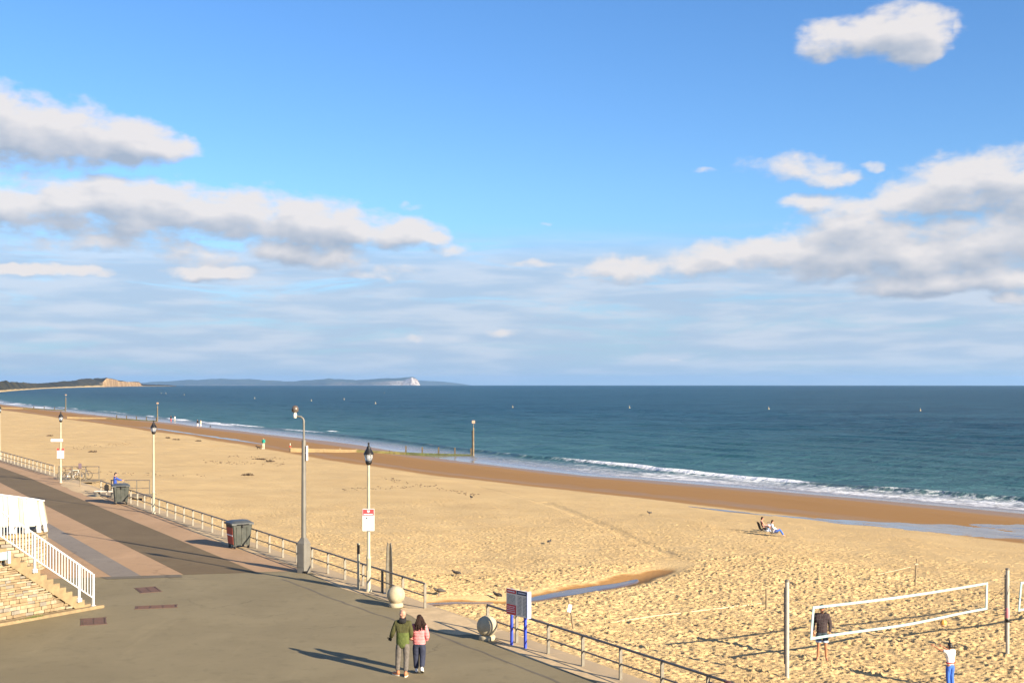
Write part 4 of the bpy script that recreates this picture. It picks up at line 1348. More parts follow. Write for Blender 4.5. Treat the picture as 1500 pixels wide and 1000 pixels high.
# ------------------------------------------------------------------ stone stair at the left
def staircase():
    foot = Vector((-14.9, 42.55, 0))
    e = Vector((-0.57, -0.8216, 0)); n_ = Vector((0.8216, -0.57, 0))
    rz = math.atan2(e.y, e.x)                    # local x = up the flight, local y = e rotated +90
    r = thing('stone_staircase', 'stone staircase with pale stone side wall at the left edge', 'staircase', foot, rz)
    side = 1 if (Matrix.Rotation(rz, 3, 'Z') @ Vector((0, 1, 0))).dot(n_) > 0 else -1
    W = 2.1
    rise, go, N_ = 0.18, 0.25, 26
    sl = rise / go
    for i in range(N_):
        mb = MB(); mb.box((0.14 + go * (i + .5) + 0.01, -side * W / 2 + side * 0.02, rise * (i + 1) / 2 + rise * i / 2 - 0.10), (go + 0.03, W, rise + 0.20), bevel=0.012)
        mb.build('step', M_STEP, r)
    # wall core under the flight
    L_ = go * N_
    mb = MB()
    yin = -side * 0.10
    poly = [(0.0, -0.1), (L_ + 0.3, -0.1), (L_ + 0.3, sl * L_ - 0.42), (0.62, 0.02), (0.0, 0.02)]
    vs = [(x, yin, z) for x, z in poly] + [(x, -side * (W - 0.02), z) for x, z in poly]
    n = len(poly)
    fs = [tuple(range(n)), tuple(range(2 * n - 1, n - 1, -1))] + [(i, n + i, n + (i + 1) % n, (i + 1) % n) for i in range(n)]
    mb.add(vs, fs); mb.build('wall_core', M_MORTAR, r)
    # sloping concrete string between stones and steps
    mb = MB()
    poly = [(0.30, -0.02), (0.66, -0.02), (L_ + 0.3, sl * (L_ + 0.3) - 0.50), (L_ + 0.3, sl * (L_ + 0.3) - 0.22), (0.12, 0.0)]
    poly = [(0.16, 0.0), (0.62, 0.0), (L_ + 0.3, sl * (L_ + 0.3 - 0.62)), (L_ + 0.3, sl * (L_ + 0.3 - 0.16))]
    ya, yb = -side * 0.095, side * 0.022
    vs = [(x, ya, z) for x, z in poly] + [(x, yb, z) for x, z in poly]; n = len(poly)
    fs = [tuple(range(n)), tuple(range(2 * n - 1, n - 1, -1))] + [(i, n + i, n + (i + 1) % n, (i + 1) % n) for i in range(n)]
    mb.add(vs, fs); mb.build('string_course', M_STEP, r)
    # individual stones below the string
    rnd = random.Random(5)
    z = 0.14; cnt = 0
    while z < 3.1:
        hrow = rnd.choice((0.075, 0.09, 0.11, 0.135))
        x = 0.62 + z / sl + 0.03 + rnd.uniform(0, .04)
        x_end = min(L_ + 0.2, 4.3)
        while x < x_end and cnt < 290:
            w = rnd.uniform(0.14, 0.30) if hrow > 0.10 else rnd.uniform(0.18, 0.40)
            w = min(w, x_end - x + 0.1)
            topcut = sl * (x - 0.62)
            if z + hrow < topcut + 0.10:
                mb = MB()
                dp = rnd.uniform(0.10, 0.15)
                hh = min(hrow, max(0.05, topcut - z + 0.03))
                mb.box((x + w / 2, yin + side * (dp / 2 - 0.02), z + hh / 2), (w - rnd.uniform(.004, .013), dp, hh - rnd.uniform(.004, .011)), bevel=rnd.uniform(0.007, 0.015), rot=Matrix.Rotation(rnd.uniform(-.03, .03), 4, 'Y') @ Matrix.Rotation(rnd.uniform(-.04, .04), 4, 'Z'))
                mb.build('stone', rnd.choices(M_STONES, (4, 3, 2, 3, 2))[0], r); cnt += 1
            x += w
        z += hrow
    # footing kerb
    mb = MB(); mb.box((3.0, side * 0.10, 0.03), (6.5, 0.30, 0.14), bevel=0.02); mb.box((-0.16, -side * 0.3, 0.02), (0.36, 0.9, 0.10), bevel=0.02); mb.build('footing', M_STEP, r)
    # weeds at the foot
    mb = MB()
    for k in range(70):
        x = rnd.gauss(2.55, 0.25); y = side * (0.24 + rnd.uniform(0, .05))
        mb.add([(x, y, 0.10), (x + .02, y, 0.10), (x + rnd.uniform(-.05, .05), y + side * .03, 0.10 + rnd.uniform(.04, .11))], [(0, 1, 2)])
    mb.build('weed_tuft', plain('weed_green', (0.10, 0.12, 0.03), 0.9, var=0.3), None, kind='stuff').matrix_world = Matrix.Translation(foot) @ Matrix.Rotation(rz, 4, 'Z')

    # white railing on the outer edge
    rr = thing('stair_railing', 'white painted railing with upright bars on the stone staircase', 'railing', foot, rz)
    y = side * 0.055
    zt = lambda s: sl * s + 1.17
    zb = lambda s: sl * s + 0.33
    s0, s1 = 0.10, 6.6
    mb = MB(); mb.tube([(s0, y, zt(s0)), (s1, y, zt(s1))], 0.036, 8); mb.build('handrail', M_WHITE, rr)
    mb = MB(); mb.tube([(s0, y, zb(s0)), (s1, y, zb(s1))], 0.026, 8); mb.build('bottom_rail', M_WHITE, rr)
    for s in (0.06, 0.64, 2.38, 4.1, 5.85):
        mb = MB()
        foot_z = sl * max(s - 0.16, 0) - 0.02
        mb.box((s, y, (foot_z + zt(s)) / 2), (0.07, 0.06, zt(s) - foot_z + 0.02), bevel=0.006)
        ps = mb.build('post', M_WHITE, rr)
        mb = MB(); mb.box((s, y + side * 0.01, foot_z + 0.06), (0.16, 0.10, 0.14), bevel=0.012); mb.build('foot_block', M_WHITE, ps)
    s = 0.06 + 0.115
    bars = []
    while s < 6.5:
        if all(abs(s - q) > 0.05 for q in (0.64, 2.38, 4.1, 5.85)):
            mb = MB(); mb.box((s, y, (zt(s) + zb(s)) / 2), (0.022, 0.022, zt(s) - zb(s) - 0.03)); mb.build('baluster', M_WHITE, rr)
        s += 0.115
    # pale blue box with white end near the wall top
    q = at(-2, 812, 0)
    qx = 3.75
    pb_ = thing('wall_box', 'small pale blue box with a white end above the stone stair wall', 'box', foot + e * 3.62 + n_ * 0.35 + Vector((0, 0, 2.22)), rz)
    mb = MB(); mb.box((0.26, 0, 0.10), (0.5, 0.14, 0.24), bevel=0.01); mb.build('casing', M_LIGHTBLUE, pb_)
    mb = MB(); mb.box((-0.075, 0, 0.04), (0.09, 0.16, 0.40), bevel=0.012); mb.build('end_cap', M_WHITE, pb_)
    mb = MB(); mb.box((0.2, -side * 0.2, 0.02), (0.05, 0.30, 0.05)); mb.build('bracket', M_GALV, pb_)


staircase()


def curved_landing():
    cx, cy, R0 = -22.45, 51.3, 2.30
    r = thing('stone_landing', 'curved stone landing wall behind the white stair railing', 'wall', (cx, cy, 0), 0)
    Hh = 1.62
    mb = MB(); mb.lathe([(R0 - 0.06, -0.1), (R0 - 0.06, Hh - 0.08)], 64, False); mb.build('wall_core', M_MORTAR, r)
    mb = MB(); mb.lathe([(R0 + 0.07, Hh - 0.08), (R0 + 0.07, Hh + 0.06), (R0, Hh + 0.08)], 64, False); mb.build('floor_slab', M_STEP, r)
    rnd = random.Random(8)
    z = 0.01; cnt = 0
    while z < Hh - 0.2:
        h = rnd.choice((0.12, 0.15, 0.18))
        if z + h > Hh - 0.09: h = Hh - 0.09 - z
        a = -120 + rnd.uniform(0, 5)
        while a < 40 and cnt < 290:
            w = rnd.uniform(0.24, 0.5); da = math.degrees(w / R0)
            m_ = R(a + da / 2)
            mb = MB(); mb.box(((R0 - 0.03) * math.cos(m_), (R0 - 0.03) * math.sin(m_), z + h / 2), (0.12 + rnd.uniform(0, .03), w - 0.03, h - 0.016), rz=m_, bevel=0.015)
            mb.build('stone', rnd.choices(M_STONES, (5, 2, 1, 4, 1))[0], r); cnt += 1
            a += da
        z += h
    # white boarded screen that flares outwards at the foot
    sc = thing('boarded_screen', 'curved white boarded screen on top of the stone landing', 'screen', (cx, cy, 0), 0)
    zt_ = lambda a: float(np.interp(a, [-150, -60, 5, 20], [3.42, 3.36, 2.88, 2.84])); zb_ = lambda a: float(np.interp(a, [-60, 5], [2.12, 1.92]))
    step = 5.4
    rnd = random.Random(2)
    k = 0
    a = -150
    rt, rb = R0 - 0.10, R0 + 0.06
    while a < 14:
        a1 = R(a + 0.25); a2 = R(a + step - 0.25)
        off = 0.012 if k % 2 else 0.0
        mb = MB()
        vs = []
        for (rad, zf) in ((rb, zb_), (rt, zt_)):
            for th in (0.0, 0.03):
                for q in (a1, a2):
                    vs.append(((rad + off - th) * math.cos(q), (rad + off - th) * math.sin(q), zf(math.degrees(q))))
        fs = [(0, 1, 5, 4), (3, 2, 6, 7), (1, 3, 7, 5), (2, 0, 4, 6), (4, 5, 7, 6), (2, 3, 1, 0)]
        mb.add(vs, fs)
        mb.build('board', M_CREAMPANEL if k % 4 in (1, 2) else M_WHITE, sc)
        a += step; k += 1
    for a in (-62, -46, -30, -14, -1):
        q = R(a)
        mb = MB()
        c, s = math.cos(q), math.sin(q)
        tq = (-s, c)
        w = 0.075
        vs = []
        for (rad, z, ww) in ((rb + 0.12, zb_(a) - 0.30, w * 1.5), (rb + 0.09, zb_(a), w * 1.2), (rt + 0.07, zt_(a) + 0.02, w * 0.8)):
            for dr in (0.0, -0.065):
                for sg in (-1, 1):
                    vs.append(((rad + dr) * c + sg * ww * tq[0], (rad + dr) * s + sg * ww * tq[1], z))
        fs = [(1, 0, 2, 3), (8, 9, 11, 10)]
        for L0 in (0, 4):
            fs += [(L0, L0 + 1, L0 + 5, L0 + 4), (L0 + 1, L0 + 3, L0 + 7, L0 + 5), (L0 + 3, L0 + 2, L0 + 6, L0 + 7), (L0 + 2, L0, L0 + 4, L0 + 6)]
        mb.add(vs, fs)
        mb.build('rib', M_WHITE, sc)
    mb = MB()
    mb.tube([((rt + 0.02) * math.cos(R(a)), (rt + 0.02) * math.sin(R(a)), zt_(a) + 0.05) for a in range(-150, 16, 6)], 0.04, 8)
    mb.build('top_rail', M_WHITE, sc)
    mb = MB()
    mb.tube([((rb - 0.1) * math.cos(R(a)), (rb - 0.1) * math.sin(R(a)), zb_(a) - 0.03) for a in range(-150, 16, 6)], 0.03, 6)
    mb.build('bottom_rail', M_WHITE, sc)
    for a in range(-150, 14, 16):
        mb = MB(); mb.box(((rt - 0.08) * math.cos(R(a)), (rt - 0.08) * math.sin(R(a)), (Hh + 0.06 + zt_(a)) / 2), (0.05, 0.05, zt_(a) - Hh - 0.06), rz=R(a)); mb.build('post', M_WHITE, sc)


curved_landing()


# ------------------------------------------------------------------ groynes with marker poles
def groyne(uc, v0, v1, skew, label, mlabel, n_posts, pole_h=5.3, wall_h=0.62, detail=True):
    a = Vector((*xy(uc + skew, v0), 0)); b = Vector((*xy(uc, v1), 0))
    a.z = gz(a.x, a.y); b.z = gz(b.x, b.y)
    d = b - a; flat = math.hypot(d.x, d.y)
    rz = math.atan2(d.y, d.x)
    r = thing('timber_groyne', label, 'groyne', a, rz, 'timber groynes running into the sea')
    rnd = random.Random(int(uc))
    zl = lambda s: gz(a.x + d.x * s / flat, a.y + d.y * s / flat) - a.z
    ztop = lambda s: max(zl(s), -3.0 - a.z) * 0.35 + 0.62 - 0.85 * s / flat
    n = n_posts
    for i in range(n + 1):
        s = flat * i / n
        h = ztop(s) + (0.95 + rnd.uniform(-.06, .06) if i >= n * 0.55 else 0.12 + rnd.uniform(-.1, .06))
        lo = zl(s) - 0.6
        mb = MB(); mb.box((s, 0, (h + lo) / 2), (0.23, 0.23, h - lo), bevel=0.03); mb.build('post', M_DARKTIMBER if i > n * 0.5 else M_TIMBER, r)
    # horizontal planks between the posts
    for i in range(n):
        s0, s1 = flat * i / n + 0.01, flat * (i + 1) / n - 0.01
        rows = 3
        for k in range(rows):
            zt = (ztop(s0) + ztop(s1)) / 2
            zc = zt - 0.12 - k * 0.245
            if k == rows - 1: zc -= 0.06
            mat = M_PALEPLANK if i < n * 0.36 else ((M_YALGAE if k < 2 else M_PALEPLANK) if i < n * 0.55 else (M_ALGAE if k == 0 or rnd.random() < .6 else M_TIMBER))
            mb = MB(); mb.box(((s0 + s1) / 2, -0.19 if True else 0, zc), (s1 - s0 + 0.0, 0.10, 0.235 + (0.12 if k == rows - 1 else 0)), bevel=0.01, rot=Matrix.Rotation(-math.atan2(ztop(s1) - ztop(s0), s1 - s0), 4, 'Y'))
            mb.build('plank', mat, r)
    # marker pole at the seaward end
    pm = thing('groyne_marker', mlabel, 'marker pole', (b.x, b.y, -3.0), rz, 'marker poles at the ends of the groynes')
    mb = MB(); mb.tube([(0.35, 0, -0.8), (0.35, 0, pole_h * 0.8), ], [0.13, 0.105], 10); mb.build('pole', M_TIMBER, pm)
    mb = MB(); mb.tube([(0.19, 0.0, -0.8), (0.19, 0.0, pole_h * 0.72)], 0.09, 8); mb.build('stay_post', M_BLACK, pm)
    mb = MB(); mb.tube([(0.35, 0, pole_h * 0.78), (0.35, 0, pole_h * 0.92)], 0.05, 8); mb.build('neck', M_GALV, pm)
    mb = MB(); mb.box((0.35, 0, pole_h * 0.965), (0.48, 0.48, 0.46), bevel=0.04); mb.build('topmark', plain('marker_orange', (0.36, 0.24, 0.17), 0.6, var=0.1), pm)


groyne(159, 63, 87.3, 12, 'nearest timber groyne with green algae and stub posts', 'marker pole at the end of the nearest groyne', 11)
groyne(349, 66, 88, 14, 'second timber groyne along the shore, dark green with weed', 'marker pole at the end of the second groyne', 9, 5.4)
groyne(505, 66, 91, 16, 'third timber groyne, far along the shore', 'marker pole at the end of the third groyne', 7, 6.5)
groyne(690, 66, 90, 16, 'farthest timber groyne at the left edge of the photo', 'marker pole at the end of the farthest groyne', 6, 5.5)


# ------------------------------------------------------------------ volleyball court
def vb_court():
    A = Vector((7.98, 34.65, 0)); NA = Vector((8.12, 35.1, 0)); B = Vector((16.3, 39.3, 0))
    A.z = gz(A.x, A.y); B.z = gz(B.x, B.y)
    d = (B - NA); dn = Vector((d.x, d.y, 0)).normalized(); flat = math.hypot(d.x, d.y); rz = math.atan2(d.y, d.x)

    def pole(base, top, label, tape=False, r0=0.06):
        r = thing('net_pole', label, 'net pole', base, rz, 'white posts of the beach volleyball nets')
        mb = MB(); mb.tube([(0, 0, -0.6), (0, 0, top - base.z)], [r0, r0], 12); s = mb.build('shaft', M_NETPOLE, r)
        mb = MB(); mb.lathe([(r0 + 0.012, top - base.z - 0.03), (r0 + 0.012, top - base.z + 0.01), (0.01, top - base.z + 0.03)], 12); mb.build('cap', M_GALV, r)
        mb = MB(); mb.tube([(-0.06, 0.05, 0.4), (-0.06, 0.05, top - base.z - 0.2)], 0.018, 6); mb.build('side_bar', M_GALV, r)
        if tape:
            mb = MB(); mb.lathe([(r0 + 0.006, 1.20), (r0 + 0.010, 1.21), (r0 + 0.010, 1.52), (r0 + 0.006, 1.53)], 12); mb.build('pink_padding', M_PINKTAPE, r)
            mb = MB(); mb.lathe([(r0 + 0.007, 1.06), (r0 + 0.012, 1.07), (r0 + 0.012, 1.16), (r0 + 0.007, 1.17)], 12); mb.build('strap', M_BLACK, r)
    pole(A, 2.28, 'white net pole left of the volleyball man')
    pole(B, 1.90, 'white net pole with a pink band between the two nets', True)

    def net(P0, t0, b0, P1, t1, b1, label, lean=0.1):
        r = thing('volleyball_net', label, 'net', (0, 0, 0), 0, 'beach volleyball nets')
        def pt(s, f):                                       # s along, f 0 bottom .. 1 top
            base = P0.lerp(P1, s)
            z0 = b0 + (b1 - b0) * s; z1 = t0 + (t1 - t0) * s
            sag = -0.05 * math.sin(math.pi * s)
            q = base + Vector((0, 0, z0 + (z1 - z0) * f + sag))
            q -= dn * lean * (1 - f) * (1 - s)
            q += Vector((-dn.y, dn.x, 0)) * 0.06 * math.sin(s * 9) * (1 - f)
            return q
        def tape(fa, fb, name, n=24):
            mb = MB()
            vs = []; nn = Vector((-dn.y, dn.x, 0)) * 0.012
            for i in range(n + 1):
                s = i / n
                for f in (fa, fb):
                    for o in (-1, 1): vs.append(pt(s, f) + nn * o)
            fs = []
            for i in range(n):
                o = i * 4
                fs += [(o, o + 4, o + 6, o + 2), (o + 1, o + 3, o + 7, o + 5), (o + 2, o + 6, o + 7, o + 3), (o, o + 1, o + 5, o + 4)]
            fs += [(0, 2, 3, 1), (n * 4, n * 4 + 1, n * 4 + 3, n * 4 + 2)]
            mb.add(vs, fs); mb.build(name, M_NET, r)
        tape(0.925, 1.0, 'top_tape'); tape(0.0, 0.075, 'bottom_tape')
        wd = 0.045 / flat
        for s in (0.0, 1.0 - wd * 2):
            mb = MB(); nn = Vector((-dn.y, dn.x, 0)) * 0.014
            vs = []
            for f in np.linspace(0, 1, 6):
                for o in (-1, 1):
                    for ss in (s, s + wd * 2): vs.append(pt(ss, f) + nn * o)
            fs = []
            for i in range(5):
                o = i * 4
                fs += [(o, o + 1, o + 5, o + 4), (o + 3, o + 2, o + 6, o + 7), (o + 1, o + 3, o + 7, o + 5), (o + 2, o, o + 4, o + 6)]
            mb.add(vs, fs); mb.build('side_tape', M_NET, r)
        mb = MB()
        nvert = int((P1 - P0).length / 0.11)
        for i in range(1, nvert):
            s = i / nvert; mb.tube([pt(s, 0.07), pt(s, 0.5), pt(s, 0.93)], 0.0016, 3, False)
        for f in np.arange(0.15, 0.93, 0.11):
            mb.tube([pt(s, f) for s in np.linspace(0, 1, 13)], 0.0016, 3, False)
        o = mb.build('net_mesh', M_STRING, r); o['kind'] = 'stuff'
        return r, pt
    n0 = NA + dn * 0.1 * flat; n1 = NA + dn * 0.90 * flat
    n0.z = n1.z = 0
    r1, pt1 = net(n0, 1.37, 0.38, n1, 1.53, 0.64, 'white edged volleyball net between the two white poles')
    def cord(a, b, name, parent, rad=0.008):
        mb = MB(); m_ = (a + b) / 2 + Vector((0, 0, -0.02)); mb.tube([a, m_, b], rad, 5); mb.build(name, M_ROPE, parent)
    at_ = Vector((A.x, A.y, 1.80)); bt = Vector((B.x, B.y, 1.62)); bl = Vector((B.x, B.y, 0.5)); al = Vector((A.x, A.y, 0.0))
    cord(pt1(0, 1), at_, 'tie_cord', r1); cord(pt1(1, 1), bt, 'tie_cord', r1, 0.005); cord(pt1(1, 0), bl, 'tie_cord', r1, 0.005)
    # second net, mostly beyond the right edge of the photo
    m0 = B + dn * 0.62; m1 = B + dn * 8.2; m0.z = m1.z = 0
    r2, pt2 = net(m0, 1.42, 0.46, m1, 1.55, 0.6, 'corner of a second white edged net at the right edge', 0.12)
    cord(pt2(0, 1), Vector((B.x, B.y, 1.5)), 'tie_cord', r2); cord(pt2(0, 0), Vector((B.x, B.y, 0.45)), 'tie_cord', r2)
    C_ = B + dn * 9.2; C_.z = gz(C_.x, C_.y)
    pole(C_, 1.9, 'white net pole beyond the right edge of the photo')
    # guy ropes down to the sand
    for (base, top, off, lab) in ((B, 1.35, Vector((1.6, -2.2, 0)), 'thin guy rope leaning from the pink banded pole to the sand in front'),
                                  (B, 1.35, Vector((-0.9, 2.4, 0)), 'thin guy rope leaning from the pink banded pole to the sand behind'),
                                  ):
        q = base + off; q.z = gz(q.x, q.y) - 0.02
        mb = MB(); mb.tube([Vector((base.x, base.y, top)) + off.normalized() * 0.06, q], 0.007, 5)
        o = mb.build('guy_rope', M_ROPE, None, label=lab, cat='rope')
    # small court stakes
    for (px, yb, yt, lean, lab) in ((1122.5, 892, 861, 0.0, 'thin wooden stake on the sand left of the tall net pole'),
                                    (1340, 858, 818, 0.09, 'thin wooden stake leaning on the sand behind the net'),
                                    (841.5, 922, 875, -0.22, 'thin leaning stake near the railing with a white tag')):
        g = atg(px, yb); h = (yb - yt) / F * g.y
        r = thing('court_stake', lab, 'stake', g, 0, 'stakes round the volleyball court')
        mb = MB(); mb.tube([(0, 0, -0.3), (lean * 0.5, 0, h * 0.5), (lean, 0.0, h)], [0.038, 0.036, 0.03], 8)
        mb.build('shaft', M_TIMBER, r)
        if px < 900:
            mb = MB(); mb.box((lean * 0.75 + 0.0, -0.045, h * 0.68), (0.12, 0.012, 0.26), rot=Matrix.Rotation(-lean / h, 4, 'Y')); mb.build('tag', M_SIGNWHITE, r)
        elif px > 1300:
            mb = MB(); mb.box((lean * 0.8, 0, h * 0.8), (0.14, 0.1, 0.08), bevel=0.02); mb.build('rope_knot', M_PALEROPE, r)
    # boundary rope of the court
    def lay(pts, lab, rad=0.028):
        mb = MB(); ps = []
        for k in range(len(pts) - 1):
            for f in np.linspace(0, 1, 14, endpoint=False):
                px = pts[k][0] + (pts[k + 1][0] - pts[k][0]) * f; py = pts[k][1] + (pts[k + 1][1] - pts[k][1]) * f
                q = atg(px, py + random.uniform(-.25, .25)); ps.append(q + Vector((0, 0, 0.035)))
        mb.tube(ps, rad, 5); mb.build('boundary_rope', M_PALEROPE, None, label=lab, cat='rope', group='court ropes lying on the sand')
    lay([(902, 912), (960, 903), (1045, 893), (1120, 884)], 'pale boundary rope on the sand from the railing side to the thin stake')
    lay([(1285, 842), (1338, 830)], 'short pale rope running to the leaning stake behind the net', 0.016)
    # ball in the air
    q = at(1382, 912, 0.62)
    r = thing('volleyball', 'orange volleyball in the air below the net', 'ball', q, 0)
    mb = MB(); mb.ell((0, 0, 0), (0.108, 0.108, 0.108), 18, 12); bl_ = mb.build('ball_skin', M_BALL, r)
    mb = MB()
    for rotm in (Matrix.Rotation(R(30), 4, 'X'), Matrix.Rotation(R(90), 4, 'Y'), Matrix.Rotation(R(75), 4, 'X')):
        mb.tube([rotm @ Vector((0.109 * math.cos(a), 0.109 * math.sin(a), 0)) for a in np.linspace(0, 2 * math.pi, 25)], 0.0025, 4, False)
    mb.build('seam', M_SIGNWHITE, bl_)


vb_court()


# ------------------------------------------------------------------ people
def skin(verts, edges, radii, root, level=2):
    """continuous surface grown round a skeleton"""
    me = bpy.data.meshes.new('tmp_skin')
    me.from_pydata([tuple(v) for v in verts], edges, [])
    ob = bpy.data.objects.new('tmp_skin', me); COL.objects.link(ob)
    mod = ob.modifiers.new('skin', 'SKIN'); mod.use_smooth_shade = True
    if level:
        ss = ob.modifiers.new('sub', 'SUBSURF'); ss.levels = level; ss.render_levels = level
    for i, r_ in enumerate(radii):
        sv_ = me.skin_vertices[0].data[i]
        sv_.radius = r_ if isinstance(r_, tuple) else (r_, r_); sv_.use_root = (i == root)
    dg = bpy.context.evaluated_depsgraph_get()
    ev = ob.evaluated_get(dg)
    m2 = ev.to_mesh()
    vs = [tuple(v.co) for v in m2.vertices]; fs = [tuple(p_.vertices) for p_ in m2.polygons]
    ev.to_mesh_clear()
    bpy.data.objects.remove(ob); bpy.data.meshes.remove(me)
    return vs, fs


def hand_shape(mb, wrist, direc, thumb_side, curl=0.5, size=1.0):
    """palm, four fingers of different lengths and a thumb leaving the side"""
    d = Vector(direc).normalized(); w = Vector(wrist)
    ax = d.cross(Vector((0, 1, 0)))
    if ax.length < 0.1: ax = d.cross(Vector((1, 0, 0)))
    ax.normalize(); pn = ax.cross(d).normalized()
    s = size
    Mx = Matrix((ax, pn, d)).transposed().to_4x4()
    mb.ell(w + d * 0.045 * s, (0.040 * s, 0.018 * s, 0.052 * s), 10, 6, rot=Mx)
    for k, ln in enumerate((0.066, 0.078, 0.073, 0.056)):
        o = w + d * 0.082 * s + ax * (-0.029 + 0.0195 * k) * s * thumb_side
        p1 = o + d * ln * 0.45 * s + pn * 0.01 * curl * s
        p2 = p1 + (d * math.cos(curl) + pn * math.sin(curl)) * ln * 0.3 * s
        p3 = p2 + (d * math.cos(curl * 1.8) + pn * math.sin(curl * 1.8)) * ln * 0.25 * s
        mb.tube([o - d * 0.02 * s, o, p1, p2, p3], [0.0095 * s, 0.0095 * s, 0.009 * s, 0.008 * s, 0.005 * s], 6)
    o = w + d * 0.03 * s - ax * 0.034 * s * thumb_side
    p1 = o + (d * 0.6 - ax * thumb_side * 0.8).normalized() * 0.035 * s
    p2 = p1 + (d * 0.9 - ax * thumb_side * 0.25 + pn * 0.3).normalized() * 0.032 * s
    mb.tube([o + ax * 0.02 * thumb_side * s, o, p1, p2], [0.012 * s, 0.0115 * s, 0.010 * s, 0.006 * s], 6)


STAND = {'pel': (0, 0, .95), 'spi': (0, -.005, 1.12), 'che': (0, 0, 1.32), 'nek': (0, -.01, 1.47), 'hed': (0, .015, 1.57), 'crn': (0, .02, 1.66),
         'shL': (-.185, -.01, 1.41), 'elL': (-.235, -.03, 1.13), 'wrL': (-.235, .05, .89), 'shR': (.185, -.01, 1.41), 'elR': (.235, -.03, 1.13), 'wrR': (.235, .05, .89),
         'hiL': (-.095, 0, .88), 'knL': (-.10, .025, .49), 'anL': (-.105, -.02, .085), 'toL': (-.125, .13, .035), 'hiR': (.095, 0, .88), 'knR': (.10, .025, .49), 'anR': (.105, -.02, .085), 'toR': (.125, .13, .035)}
EDGES = [('pel', 'spi'), ('spi', 'che'), ('che', 'nek'), ('nek', 'hed'), ('hed', 'crn'), ('che', 'shL'), ('shL', 'elL'), ('elL', 'wrL'), ('che', 'shR'), ('shR', 'elR'), ('elR', 'wrR'),
         ('pel', 'hiL'), ('hiL', 'knL'), ('knL', 'anL'), ('anL', 'toL'), ('pel', 'hiR'), ('hiR', 'knR'), ('knR', 'anR'), ('anR', 'toR')]
BODY_R = {'pel': (.15, .10), 'spi': (.125, .09), 'che': (.15, .105), 'nek': .052, 'hed': .05, 'crn': .045, 'shL': .055, 'shR': .055, 'elL': .040, 'elR': .040, 'wrL': .026, 'wrR': .026,
          'hiL': .085, 'hiR': .085, 'knL': .055, 'knR': .055, 'anL': .036, 'anR': .036, 'toL': .028, 'toR': .028}


